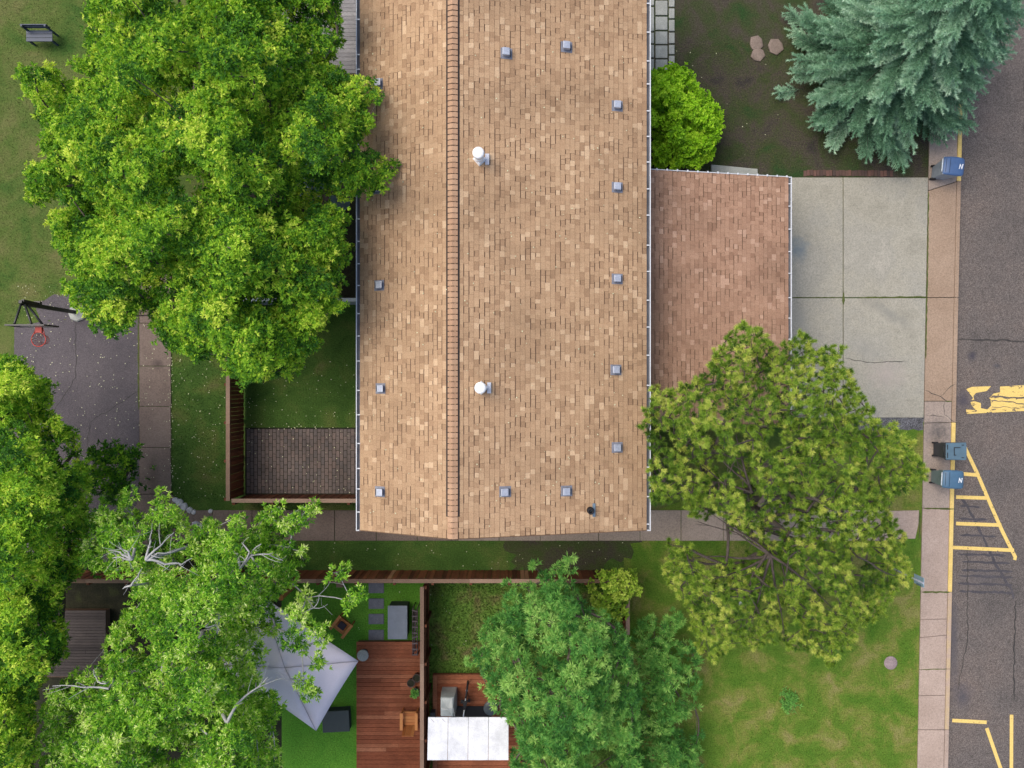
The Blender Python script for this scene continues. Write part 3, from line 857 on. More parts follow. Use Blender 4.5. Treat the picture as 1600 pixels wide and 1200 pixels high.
fence('brown fence closing the south side of the brick patio toward the house', (XY + 0.15, YY - 0.02), (wl - 0.02, YY - 0.02), face=1, tones=(0.0, 0.1, 0.2, 0.3, 0.4))
# pale partition between the two yards by the house
pf = thing('partition_fence', 'pale grey partition fence with flat top rail between the house and the tree', 'fence', (XY + 0.2, YW, 0))
for i in range(35):
    mb = MB(); mb.box(XY + 0.2 + i * 0.142, XY + 0.2 + i * 0.142 + 0.136, YW - 0.012, YW + 0.012, 0.05, 1.55)
    mb.build('board', M['vent'], pf)
mb = MB(); mb.box(XY + 0.17, wl - 0.02, YW - 0.055, YW + 0.055, 1.57, 1.65); mb.build('top_rail', M['white'], pf)

# ------------------------------------------------------------------ paving made of pieces
patio = thing('brick_patio', None, None, P(470, 720), kind='structure')
pvm = []
for tv in (0.05, 0.2, 0.35, 0.5, 0.6, 0.75, 0.95):
    mb = MB(); mb.tone = tv; mb.box(-0.057, 0.057, -0.118, 0.118, -0.06, 0.0)
    pvm.append(mb.mesh('paver', M['paver']))
hvm = []
for tv in (0.2, 0.5, 0.8):
    mb = MB(); mb.tone = tv; mb.box(-0.057, 0.057, -0.0545, 0.0545, -0.06, 0.0)
    hvm.append(mb.mesh('paver', M['paver']))
i = 0
x = P(385, 0).x + 0.07
while x < wl - 0.05:
    y = P(0, 771).y + (0.12 if i % 2 == 0 else 0.2465)
    if i % 2:
        for yh in (P(0, 771).y + 0.0565, P(0, 771).y + 0.0565 + 8.5 * 0.253):
            link('paver', random.choice(hvm), patio, Vector((x, yh, 0.012)) - wloc(patio))
    for _ in range(9 if i % 2 == 0 else 8):
        link('paver', random.choice(pvm), patio, Vector((x, y, 0.012 + random.uniform(-.003, .003))) - wloc(patio))
        y += 0.253
    x += 0.131; i += 1
sheet('patio_bed', [(383, 668), (640, 668), (640, 774), (383, 774)], -0.008, M['mulch'])

def deck(label, x0, x1, y0, y1, top, mat, plank=0.142, along='x', border=False):
    """x0..y1 world"""
    root = thing('deck', label, 'deck', ((x0 + x1) / 2, (y0 + y1) / 2, 0))
    mb = MB(); mb.box(x0 + .03, x1 - .03, y0 + .03, y1 - .03, -0.05, top - 0.034)
    mb.build('joists', M['underlay'], root)
    y = y1
    while y - plank > y0 - 0.01:
        segs = [(x0, x1)]
        if random.random() < 0.2:
            c = random.uniform(x0 + 0.6, x1 - 0.6); segs = [(x0, c - .003), (c + .003, x1)]
        for s0, s1 in segs:
            mb = MB(); mb.tone = min(1, max(0, random.gauss(0.5, 0.16)))
            mb.box(s0, s1, y - plank + 0.009, y, top - 0.03, top + random.uniform(-.003, .003))
            mb.build('plank', mat, root)
        y -= plank
    if border:
        mb = MB(); mb.tone = 0.85; mb.box(x0 - 0.15, x0 - 0.006, y0, y1, top - 0.16, top + .004); mb.build('border_board', mat, root)
        mb = MB(); mb.tone = 0.7; mb.box(x0 - 0.15, x1, y1 + 0.006, y1 + 0.04, top - 0.16, top + .004); mb.build('fascia_board', mat, root)
    return root
dh = 0.25
deck('red brown plank deck with plant pots against the divider fence', P(557, 0, dh).x, XD - 0.14, P(0, 1240, dh).y, P(0, 1003, dh).y, dh, M['deck'])
deck('dark brown plank deck under the covered grill and bicycle', P(683, 0, dh).x, P(830, 0, dh).x, P(0, 1240, dh).y, P(0, 1056, dh).y, dh, M['deck'], border=True)
deck('weathered grey plank deck beside the house at the top of the tree', P(395, 0, .4).x, wl - 0.03, P(0, 118, .4).y, P(0, -90, .4).y, 0.4, M['greydeck'])
deck('small weathered brown board platform in the gap between the left trees', P(60, 0, .35).x, P(165, 0, .35).x, P(0, 1060, .35).y, P(0, 954, .35).y, 0.35, M['oldboards'], plank=0.1)

steps = thing('stepping_path', None, None, P(588, 965), kind='structure')
for py in (918.5, 943, 967, 992):
    p = P(588, py); mb = MB()
    q = [(p.x - 0.27, p.y - 0.185), (p.x + 0.27, p.y - 0.18), (p.x + 0.265, p.y + 0.18), (p.x - 0.27, p.y + 0.175)]
    mb.prism(q, -0.05, 0.02); mb.build('paver', M['slate'], steps, bevel=0.01)
fp = thing('front_paving', None, None, P(1035, 60), kind='structure')
for x0, x1, ys_ in ((1000, 1022, [-70, -30, 10, 50, 69, 91, 118]), (1024, 1043, [-75, -50, -25, 0, 25, 48, 70, 92, 115]), (1045, 1054, [-60, -35, -12, 12, 30, 50, 69, 86, 104])):
    for y0, y1 in zip(ys_[:-1], ys_[1:]):
        slab(fp, [(x0, y0 + 1), (x1, y0 + 1), (x1, y1 - 1), (x0, y1 - 1)], M['palestone'], -0.06, 0.015 + random.uniform(0, .012), 0.004, 'paver', 0.015)
be = thing('brick_edging', None, None, P(1330, 270), kind='structure')
for i in range(28):
    px = 1258 + i * 5.0
    p = P(px, 270.5 + random.uniform(-.8, .8)); mb = MB(); mb.tone = random.random()
    mb.box(p.x - 0.05, p.x + 0.05, p.y - 0.1, p.y + 0.1, -0.06, 0.012 + random.uniform(-.02, .012))
    mb.build('brick', M['brick'], be)
slab(fp, [(1110, 258), (1183, 265), (1183, 276), (1110, 276)], M['palestone'], -0.06, 0.1, 0.004, 'step', 0.015)

# ------------------------------------------------------------------ foliage
def leaves_mesh(name, C, A, n, length, width, spread, mat, tone, tone_j=0.12, droop=0.25, fold=0.18, jl=0.3):
    """rosettes: n leaves from each centre C around axis A, each a folded diamond of two triangles"""
    N = len(C)
    C = np.repeat(C, n, 0); A = np.repeat(A, n, 0)
    tone = np.repeat(tone, n) + rng.normal(0, tone_j, N * n)
    rnd = rng.normal(0, 1, (N * n, 3))
    rnd -= (rnd * A).sum(1, keepdims=True) * A
    rnd /= np.linalg.norm(rnd, axis=1, keepdims=True) + 1e-9
    th = np.clip(rng.normal(spread, 0.3, N * n), 0.1, 2.6)[:, None]
    D = A * np.cos(th) + rnd * np.sin(th)
    D[:, 2] -= droop * rng.random(N * n)
    D /= np.linalg.norm(D, axis=1, keepdims=True)
    up = np.tile(np.array([0, 0, 1.0]), (N * n, 1)) + rng.normal(0, 0.45, (N * n, 3))
    W = np.cross(D, up); W /= np.linalg.norm(W, axis=1, keepdims=True) + 1e-9
    Nn = np.cross(W, D)
    Ln = (length * (1 + rng.uniform(-jl, jl, N * n)))[:, None]
    wd = (width * (1 + rng.uniform(-0.3, 0.3, N * n)))[:, None]
    b = C + D * Ln * 0.08
    m = C + D * Ln * 0.5
    t_ = C + D * Ln - np.array([0, 0, 1.0]) * Ln * 0.1
    m1 = m + W * wd / 2 + Nn * wd * fold; m2 = m - W * wd / 2 + Nn * wd * fold
    V = np.stack([b, m1, t_, m2], 1).reshape(-1, 3)
    i0 = np.arange(N * n) * 4
    F = np.stack([np.stack([i0, i0 + 2, i0 + 1], 1), np.stack([i0, i0 + 3, i0 + 2], 1)], 1).reshape(-1, 3)
    return V, F, np.clip(np.repeat(tone, 2), 0, 1)

def needles_mesh(C, A, n, length, width, spread, tone, tone_j=0.1, sj=0.35):
    N = len(C)
    C = np.repeat(C, n, 0); A = np.repeat(A, n, 0)
    tone = np.repeat(tone, n) + rng.normal(0, tone_j, N * n)
    rnd = rng.normal(0, 1, (N * n, 3)); rnd -= (rnd * A).sum(1, keepdims=True) * A
    rnd /= np.linalg.norm(rnd, axis=1, keepdims=True) + 1e-9
    th = np.clip(rng.normal(spread, sj, N * n), 0.05, 2.4)[:, None]
    D = A * np.cos(th) + rnd * np.sin(th)
    W = np.cross(D, rng.normal(0, 1, (N * n, 3)) + np.array([0, 0, 1.2])); W /= np.linalg.norm(W, axis=1, keepdims=True) + 1e-9
    Ln = (length * rng.uniform(0.75, 1.2, N * n))[:, None]
    b = C + A * rng.uniform(-0.05, 0.02, (N * n, 1)) * (length / 0.1)
    V = np.stack([b + W * width / 2, b - W * width / 2, b + D * Ln], 1).reshape(-1, 3)
    F = np.arange(N * n * 3).reshape(-1, 3)
    return V, F, np.clip(tone, 0, 1)

def merge(parts):
    V, F, T = [], [], []; b = 0
    for v, f, t_ in parts:
        V.append(v); F.append(f + b); T.append(t_); b += len(v)
    return np.concatenate(V), np.concatenate(F), np.concatenate(T)

def tubes_np(segs, n=5):
    """segs: list of (p0, p1, r0, r1, bend) -> vertices and quad faces"""
    V, F = [], []; b = 0
    ang = np.arange(n) * 2 * np.pi / n
    for p0, p1, r0, r1, bend in segs:
        p0 = np.asarray(p0, float); p1 = np.asarray(p1, float)
        d = p1 - p0; L_ = np.linalg.norm(d)
        if L_ < 1e-4: continue
        d /= L_
        u = np.array([0, 0, 1.0]) if abs(d[2]) < 0.9 else np.array([1.0, 0, 0])
        x = np.cross(d, u); x /= np.linalg.norm(x); y = np.cross(d, x)
        ts = (0, 0.35, 0.7, 1.0)
        for t_ in ts:
            c = p0 + d * L_ * t_ + np.asarray(bend) * math.sin(math.pi * t_)
            r = r0 + (r1 - r0) * t_
            V.append(c + r * (np.cos(ang)[:, None] * x + np.sin(ang)[:, None] * y))
        for i in range(len(ts) - 1):
            for k in range(n):
                k2 = (k + 1) % n
                F.append((b + i * n + k, b + i * n + k2, b + (i + 1) * n + k2, b + (i + 1) * n + k))
        b += n * len(ts)
    return np.concatenate(V), np.array(F)

def skeleton(base, top, pads, r_twig, r_pow=0.5, lift=0.0, rmax=0.3):
    """joins every pad to the nearest limb that is lower and nearer to the stem; thickness from the load carried"""
    base = np.array(base); top = np.array(top)
    nodes = [base + (top - base) * t_ for t_ in (0.0, 0.35, 0.55, 0.75, 1.0)]
    par = [-1, 0, 1, 2, 3]
    order = np.argsort(np.linalg.norm((pads - (base * 0.4 + top * 0.6)) * np.array([1, 1, 0.6]), axis=1))
    for i in order:
        p = pads[i]
        q = np.array(nodes[1:])
        dv_ = p - q
        dist = np.linalg.norm(dv_, axis=1)
        pen = np.where(dv_[:, 2] < -0.1, 1.5 * -dv_[:, 2], 0)
        ax = np.linalg.norm((q - top)[:, :2], axis=1)
        pen = pen + 0.15 * ax
        j = int(np.argmin(dist + pen)) + 1
        nodes.append(p); par.append(j)
    load = np.ones(len(nodes))
    for i in range(len(nodes) - 1, 0, -1):
        load[par[i]] += load[i]
    segs = []
    for i in range(1, len(nodes)):
        r1 = min(rmax, r_twig * load[i] ** r_pow); r0 = min(rmax * 1.15, r_twig * (load[i] + 0.6) ** r_pow)
        if i < 5: r0 = min(rmax * 1.3, r_twig * load[par[i]] ** r_pow)
        L_ = np.linalg.norm(nodes[i] - nodes[par[i]])
        bend = rng.normal(0, 0.045, 3) * L_; bend[2] -= 0.03 * L_
        if i < 5: bend = bend * 0.3
        segs.append((nodes[par[i]], nodes[i], r0, r1, bend))
    return segs, nodes, par

def make_pads(poly, n, hfun, rlo, rhi, mind=0.55, extra=()):
    """pad centres (world), radii (m); spread through the crown outline, smaller towards its edge"""
    poly = np.asarray(poly, float)
    cand = sample_poly(poly, n * 22)
    d = edge_dist(poly, cand[:, 0], cand[:, 1])
    keep = []; kd = []
    for (x, y), dd in zip(cand, d):
        r = min(max(dd, rlo), rhi)
        if dd < rlo * 0.55: continue
        ok = True
        for (x2, y2, r2) in keep:
            if (x - x2) ** 2 + (y - y2) ** 2 < (mind * (r + r2)) ** 2: ok = False; break
        if ok:
            keep.append((x, y, r)); kd.append(dd)
            if len(keep) >= n: break
    for e in extra:
        keep.append(e); kd.append(e[2])
    keep = np.array(keep); kd = np.array(kd)
    h = hfun(keep[:, 0], keep[:, 1], kd) + rng.normal(0, 0.3, len(keep))
    W = to_world(keep[:, :2], h)
    k = PX * (H - h) / H
    return W, keep[:, 2] * k, keep, kd

def pad_rosettes(W, r, per_m2, squash=0.6, low=-0.35, rad=(0.45, 1.18), axup=0.5):
    cnt = np.maximum(4, (per_m2 * 2 * np.pi * r ** 2 * 0.8)).astype(int)
    idx = np.repeat(np.arange(len(W)), cnt)
    N = len(idx)
    u = rng.normal(0, 1, (N, 3)); u[:, 2] = np.abs(u[:, 2]) + low * rng.random(N)
    u /= np.linalg.norm(u, axis=1, keepdims=True)
    rr = r[idx][:, None] * rng.uniform(rad[0], rad[1], (N, 1))
    C = W[idx] + u * rr * np.array([1, 1, squash])
    A = u + np.array([0, 0, axup]); A /= np.linalg.norm(A, axis=1, keepdims=True)
    return C, A, idx

def tree(name, label, cat, trunk_px, top_px, top_h, poly, hfun, npads, rpx, leaf, mats, group=None, per_m2=42, under=0.35, bark='bark', r_twig=0.02, extra=(), twigs=False, trunk_r=0.2, mind=0.5, squash=0.6, tone_mu=0.5, tone_sd=0.16, base_h=0.0, low=0, lumpy=0.7, drop=0.6, lowd=2.3, limbs=(), limb_clear=9, shoots=0):
    """leaf: dict(n,length,width,spread,needle)"""
    base = P(*trunk_px, base_h); root = thing(name, label, cat, (base.x, base.y, 0), group)
    top = P(*top_px, top_h)
    ph = rng.uniform(0, 6.28, 6)
    lump = lambda x, y: (np.sin(x / 27 + ph[0] + 1.3 * np.sin(y / 41 + ph[1])) + np.sin(y / 23 + ph[2] + 1.2 * np.sin(x / 37 + ph[3]))) * 0.5 * lumpy
    W, r, kp, kd = make_pads(poly, npads, lambda x, y, d: hfun(x, y, d) + lump(x, y) * np.clip(d / 30, 0, 1), rpx[0], rpx[1], mind, extra)
    lv = lump(kp[:, 0], kp[:, 1]) / max(lumpy, 1e-3)
    keep = (lv > -drop) | (kd < rpx[0] * 1.2)
    for lb in limbs:
        for (xa, ya, *_), (xb, yb, *_) in zip(lb[:-1], lb[1:]):
            q = np.stack([kp[:, 0], kp[:, 1]], 1); a_ = np.array([xa, ya]); d_ = np.array([xb - xa, yb - ya])
            t_ = np.clip(((q - a_) @ d_) / (d_ @ d_ + 1e-9), 0, 1)
            keep &= np.linalg.norm(q - (a_ + t_[:, None] * d_), axis=1) > limb_clear
    W, r, kp, kd = W[keep], r[keep], kp[keep], kd[keep]
    if low > 0:
        W2, r2, kp2, kd2 = make_pads(poly, low, lambda x, y, d: np.maximum(hfun(x, y, d) - lowd, hfun(x, y, d) * 0.4), rpx[1] * 0.7, rpx[1] * 1.1, mind * 0.9)
        W = np.concatenate([W, W2]); r = np.concatenate([r, r2]); kd = np.concatenate([kd, kd2])
    segs, nodes, par = skeleton((base.x, base.y, -0.1), top, W - np.array([0, 0, 1]) * r[:, None] * 0.35, r_twig, rmax=trunk_r)
    C, A, idx = pad_rosettes(W, r, per_m2, squash)
    ptone = np.clip(rng.normal(tone_mu, tone_sd, len(W)), 0, 1)
    rt = np.clip(ptone[idx] + rng.normal(0, 0.17, len(C)), 0, 1)
    if shoots:
        j = np.repeat(np.arange(len(W)), shoots); ns = len(j)
        a_ = rng.uniform(0, 6.283, ns); dr = np.stack([np.cos(a_), np.sin(a_), rng.uniform(-0.1, 0.7, ns)], 1); dr /= np.linalg.norm(dr, axis=1, keepdims=True)
        for q_ in (1.05, 1.35, 1.65):
            ok = rng.random(ns) < 1.6 - q_ * 0.6
            Cs = (W[j] + dr * (r[j] * q_)[:, None] + rng.normal(0, 0.02, (ns, 3)))[ok]
            C = np.concatenate([C, Cs]); A = np.concatenate([A, dr[ok]]); idx = np.concatenate([idx, j[ok]])
            rt = np.concatenate([rt, np.clip(ptone[j[ok]] + 0.08 + rng.normal(0, 0.12, ok.sum()), 0, 1)])
    parts = []
    make = needles_mesh if leaf.get('needle') else None
    def leaf_parts(C, A, t_):
        if make: return needles_mesh(C, A, leaf['n'], leaf['length'], leaf['width'], leaf['spread'], t_, leaf.get('tj', 0.1), leaf.get('sj', 0.35))
        return leaves_mesh('crown', C, A, leaf['n'], leaf['length'], leaf['width'], leaf['spread'], None, t_, leaf.get('tj', 0.12), leaf.get('droop', 0.25))
    parts.append(leaf_parts(C, A, rt))
    if under > 0:   # leaves lower inside the crown
        nu = int(len(C) * under)
        j = rng.integers(0, len(W), nu)
        big = kd[j] > rpx[0] * 1.3
        j = j[big]
        Cu = W[j] + rng.normal(0, 0.8, (len(j), 3)) * r[j][:, None] - np.array([0, 0, 1.0]) * rng.uniform(0.5, 1.9, (len(j), 1))
        Au = rng.normal(0, 0.5, (len(j), 3)) + np.array([0, 0, 1.0]); Au /= np.linalg.norm(Au, axis=1, keepdims=True)
        parts.append(leaf_parts(Cu, Au, np.clip(rng.normal(tone_mu - 0.1, 0.15, len(j)), 0, 1)))
    off = np.array(root.location)
    V, F, T = merge(parts)
    link('crown', np_mesh('crown', V - off, F, mats, T), root)
    if twigs:
        for i_ in range(0, len(C), twigs):
            p0 = W[idx[i_]] - np.array([0, 0, 0.35]) * r[idx[i_]]
            segs.append((p0, C[i_] - A[i_] * 0.02, r_twig * 0.8, r_twig * 0.35, rng.normal(0, 0.03, 3)))
    nd = np.array(nodes)
    for lb in limbs:
        pts = [np.array(P(x, y, h_)) for x, y, h_, _ in lb]
        j_ = int(np.argmin(np.linalg.norm((nd - (pts[0] - np.array([0, 0, 0.7]))) * np.array([1, 1, 0.6]), axis=1)))
        if not any(np.linalg.norm(pts[0] - np.array(P(*o_[0][:3]))) < 1e-6 for o_ in limbs[:limbs.index(lb)]):
            segs.append((nd[j_], pts[0], lb[0][3] * 1.1, lb[0][3], np.zeros(3)))
        for i_ in range(len(pts) - 1):
            segs.append((pts[i_], pts[i_ + 1], lb[i_][3], lb[i_ + 1][3], rng.normal(0, 0.03, 3)))
            for _ in range(2):   # short side twigs
                t_ = rng.uniform(0.3, 1.0); q = pts[i_] + (pts[i_ + 1] - pts[i_]) * t_
                segs.append((q, q + (pts[i_ + 1] - pts[i_]) * 0.35 + rng.normal(0, 0.22, 3), lb[i_ + 1][3] * 0.6, 0.004, rng.normal(0, 0.02, 3)))
    tk = [s_ for s_ in segs[:4]]; br = segs[4:]
    V, F = tubes_np(tk, 9); link('trunk', np_mesh('trunk', V - off, F, M[bark], None, True), root)
    V, F = tubes_np(br, 5); link('branches', np_mesh('branches', V - off, F, M[bark], None, True), root)
    return root

LG = [(0.0, (0.022, 0.085, 0.012)), (0.3, (0.075, 0.21, 0.018)), (0.55, (0.19, 0.37, 0.022)), (0.8, (0.34, 0.50, 0.04)), (1.0, (0.54, 0.62, 0.10))]
M['leaf_ash'] = leafy('ash_leaf', LG, bright=1.28)
M['leaf_maple'] = leafy('maple_leaf', LG, bright=1.28)
M['leaf_silver'] = leafy('silver_maple_leaf', [(0.0, (0.04, 0.15, 0.018)), (0.35, (0.14, 0.37, 0.025)), (0.6, (0.29, 0.56, 0.04)), (0.85, (0.50, 0.72, 0.10)), (1.0, (0.76, 0.86, 0.36))], 0.35, 0.5, 0.3)
M['leaf_lime'] = leafy('lime_leaf', [(0.0, (0.12, 0.28, 0.012)), (0.5, (0.30, 0.58, 0.02)), (1.0, (0.48, 0.72, 0.05))])
M['leaf_gold'] = leafy('yellow_green_leaf', [(0.0, (0.10, 0.22, 0.02)), (0.5, (0.26, 0.42, 0.04)), (1.0, (0.45, 0.55, 0.09))])
M['leaf_teal'] = leafy('blue_green_leaf', [(0.0, (0.025, 0.11, 0.025)), (0.4, (0.085, 0.27, 0.055)), (0.7, (0.18, 0.42, 0.085)), (1.0, (0.40, 0.62, 0.17))], 0.3)
M['needle_pine'] = leafy('pine_needle', [(0.0, (0.035, 0.09, 0.012)), (0.4, (0.135, 0.255, 0.024)), (0.7, (0.30, 0.43, 0.05)), (1.0, (0.56, 0.60, 0.13))], 0.2)
M['needle_spruce'] = leafy('spruce_needle', [(0.0, (0.04, 0.11, 0.055)), (0.4, (0.15, 0.32, 0.19)), (0.75, (0.34, 0.55, 0.38)), (1.0, (0.58, 0.77, 0.58))], 0.15)

ASH = dict(n=8, length=0.108, width=0.038, spread=1.0, droop=0.3)
T1 = [(140, -60), (138, 66), (152, 92), (112, 98), (118, 112), (150, 122), (125, 135), (98, 118), (86, 100), (70, 110), (45, 104), (16, 112), (36, 135), (38, 148), (62, 165), (60, 180), (75, 195), (62, 205), (68, 235), (78, 242), (62, 256), (42, 262), (36, 280), (50, 296), (36, 312), (62, 316), (90, 302), (106, 318), (108, 332), (70, 335), (88, 352), (86, 366), (72, 378), (98, 385), (96, 402), (118, 420), (116, 440), (84, 454), (112, 466), (120, 478), (136, 492), (140, 508), (152, 525), (166, 514), (178, 528), (204, 512), (216, 482), (236, 480), (242, 520), (264, 546), (286, 552), (312, 562), (352, 558), (355, 580), (380, 600), (402, 592), (426, 586), (466, 582), (470, 562), (502, 536), (488, 520), (514, 502), (510, 484), (546, 490), (547, 470), (520, 464), (535, 440), (530, 420), (546, 400), (534, 360), (547, 342), (520, 322), (500, 308), (516, 300), (550, 318), (556, 300), (582, 302), (606, 298), (600, 280), (626, 264), (600, 250), (582, 234), (560, 240), (566, 216), (586, 190), (570, 166), (600, 154), (590, 138), (566, 120), (530, 112), (508, 100), (530, 66), (528, -60)]
dome = lambda lo, hi, D: (lambda x, y, d: lo + (hi - lo) * np.sqrt(np.clip(d / D, 0, 1)))
tree('tree', 'large bright green ash tree overhanging the left edge of the roof', 'tree', (440, 400), (415, 350), 5.6, T1, dome(5.6, 8.6, 190), 680, (8, 17), ASH, M['leaf_ash'], shoots=3, per_m2=140, under=0.0, r_twig=0.013, trunk_r=0.24, mind=0.52, tone_mu=0.48, tone_sd=0.2, low=240, lumpy=1.1, drop=0.8, lowd=1.7)
T2 = [(-80, 558), (20, 560), (38, 574), (56, 568), (52, 584), (78, 600), (80, 630), (64, 648), (76, 640), (98, 656), (96, 668), (124, 676), (118, 700), (122, 716), (142, 728), (144, 752), (134, 790), (146, 828), (124, 850), (136, 872), (120, 892), (114, 908), (92, 928), (90, 955), (104, 976), (105, 1004), (98, 1024), (80, 1046), (60, 1066), (50, 1100), (60, 1260), (-80, 1260)]
tree('tree', 'dense yellow green tree cut by the left frame edge below the basketball hoop', 'tree', (-30, 800), (-30, 800), 5.0, T2, dome(4.4, 7.6, 150), 350, (8, 17), dict(n=8, length=0.115, width=0.04, spread=1.0, droop=0.35), M['leaf_maple'], shoots=3, per_m2=135, under=0.0, r_twig=0.014, trunk_r=0.2, mind=0.54, tone_mu=0.52, tone_sd=0.2, low=130, lumpy=1.0, drop=0.75, lowd=1.7)
T2b = [(138, 705), (160, 690), (178, 690), (194, 702), (220, 697), (230, 702), (214, 720), (206, 745), (204, 772), (186, 788), (160, 782), (142, 765), (136, 730)]
tree('bush', 'small dark green bush growing at the edge of the court by the path', 'bush', (178, 745), (176, 742), 1.2, T2b, dome(1.3, 2.4, 40), 26, (9, 17), dict(n=9, length=0.15, width=0.05, spread=1.05), M['leaf_maple'], per_m2=60, under=0.3, trunk_r=0.05, tone_mu=0.22, tone_sd=0.1)
T3 = [(126, 882), (122, 858), (132, 844), (150, 838), (142, 815), (156, 786), (168, 786), (172, 802), (190, 806), (188, 775), (196, 760), (206, 768), (222, 764), (216, 782), (208, 802), (232, 808), (240, 780), (250, 756), (260, 760), (258, 786), (272, 794), (286, 802), (286, 818), (312, 826), (330, 804), (338, 815), (350, 832), (362, 812), (374, 796), (384, 802), (380, 826), (400, 816), (410, 802), (430, 782), (442, 786), (444, 812), (464, 802), (486, 786), (496, 768), (502, 776), (496, 802), (480, 820), (452, 834), (440, 850), (468, 850), (482, 868), (480, 884), (470, 906), (450, 912), (438, 926), (420, 935), (425, 960), (440, 968), (432, 990), (405, 1000), (420, 1030), (395, 1040), (415, 1075), (440, 1090), (445, 1110), (430, 1125), (440, 1260), (60, 1260), (66, 1110), (90, 1070), (118, 1048), (150, 1044), (168, 1020), (172, 985), (196, 962), (214, 936), (208, 905), (180, 895), (160, 905)]
sprigs = [(525, 895, 11), (538, 888, 7), (562, 928, 11), (548, 941, 10), (500, 938, 13), (478, 935, 12), (490, 982, 15), (502, 1000, 10), (500, 1034, 9), (490, 1036, 8), (474, 1066, 14), (482, 1084, 11), (496, 1081, 6), (455, 1000, 16), (462, 960, 15), (470, 1010, 10), (450, 1055, 12)]
tree('tree', 'open pale green tree with silver grey branches beside the grey canopy', 'tree', (330, 985), (315, 985), 4.6, T3, dome(4.6, 7.4, 140), 350, (7, 15), dict(n=9, length=0.125, width=0.034, spread=0.9, droop=0.45, tj=0.2), M['leaf_silver'], shoots=2, per_m2=120, under=0.0, bark='bark_grey', r_twig=0.0085, extra=sprigs, trunk_r=0.13, mind=0.56, twigs=9, low=110, lumpy=1.0, drop=0.75, lowd=1.8, limbs=[[(207, 874, 7.3, .04), (190, 866, 7.3, .025), (170, 860, 7.2, .012)], [(207, 874, 7.3, .04), (192, 872, 7.2, .02), (176, 872, 7.1, .01)], [(207, 874, 7.3, .04), (200, 862, 7.4, .02), (186, 856, 7.3, .01)],
 [(228, 875, 7.3, .04), (236, 845, 7.2, .02), (238, 828, 7.0, .01)], [(228, 875, 7.3, .04), (252, 852, 7.3, .022), (272, 832, 7.1, .01)], [(228, 875, 7.3, .04), (246, 864, 7.3, .02), (280, 858, 7.1, .01)], [(228, 875, 7.3, .04), (258, 882, 7.2, .03), (284, 882, 7.1, .018), (300, 872, 7.0, .01)],
 [(205, 915, 7.0, .03), (216, 900, 7.0, .02), (222, 888, 6.9, .01)], [(205, 915, 7.0, .03), (192, 920, 6.9, .012)],
 [(375, 888, 7.0, .04), (392, 868, 7.0, .028), (408, 850, 6.8, .014)], [(375, 888, 7.0, .04), (390, 863, 7.1, .022), (378, 848, 6.9, .012)], [(392, 868, 7.0, .028), (420, 866, 6.9, .018), (442, 876, 6.7, .009)],
 [(355, 1130, 7.0, .05), (372, 1098, 7.0, .035), (400, 1076, 6.9, .02), (418, 1058, 6.8, .01)], [(400, 1076, 6.9, .02), (440, 1060, 6.5, .012), (460, 1062, 6.2, .007)],
 [(170, 1076, 6.8, .03), (130, 1074, 6.8, .02), (82, 1072, 6.7, .01)], [(166, 1068, 6.9, .022), (150, 1058, 6.8, .014), (146, 1046, 6.7, .008)], [(320, 980, 7.3, .025), (336, 976, 7.2, .014), (345, 985, 7.1, .008)], [(470, 960, 5.8, .02), (490, 950, 5.7, .014), (498, 930, 5.6, .009), (516, 908, 5.4, .006)], [(490, 950, 5.7, .014), (512, 944, 5.5, .008)], [(455, 1060, 6.0, .012), (462, 1072, 5.9, .008), (466, 1084, 5.8, .005)]], limb_clear=7)
T4 = [(1104, 545), (1120, 550), (1128, 530), (1150, 516), (1158, 502), (1185, 514), (1200, 535), (1235, 540), (1245, 514), (1263, 520), (1268, 545), (1300, 540), (1320, 545), (1312, 565), (1330, 580), (1336, 605), (1358, 635), (1370, 655), (1400, 664), (1405, 680), (1430, 690), (1426, 715), (1454, 730), (1446, 746), (1425, 760), (1405, 770), (1380, 790), (1396, 812), (1416, 840), (1406, 866), (1436, 904), (1405, 912), (1386, 950), (1366, 970), (1350, 976), (1330, 1000), (1334, 1016), (1310, 1020), (1306, 1048), (1285, 1030), (1270, 1020), (1240, 1015), (1215, 1000), (1200, 1005), (1170, 1020), (1155, 1000), (1135, 1016), (1100, 1040), (1096, 1015), (1075, 1000), (1085, 970), (1072, 950), (1045, 916), (1036, 895), (1045, 860), (1040, 845), (1062, 845), (1100, 868), (1140, 868), (1184, 858), (1190, 848), (1140, 838), (1108, 820), (1076, 800), (1060, 782), (1020, 788), (1014, 760), (1015, 720), (1020, 690), (998, 672), (1010, 655), (1003, 640), (1020, 630), (1010, 616), (1020, 602), (1040, 615), (1075, 600), (1100, 585), (1112, 560)]
pine_h = lambda x, y, d: np.where(y < 720, 5.6, np.where(y > 880, 3.4, 5.6 - (y - 720) / 160 * 2.2)) + (8.8 - 5.6) * np.sqrt(np.clip(d / 170, 0, 1))
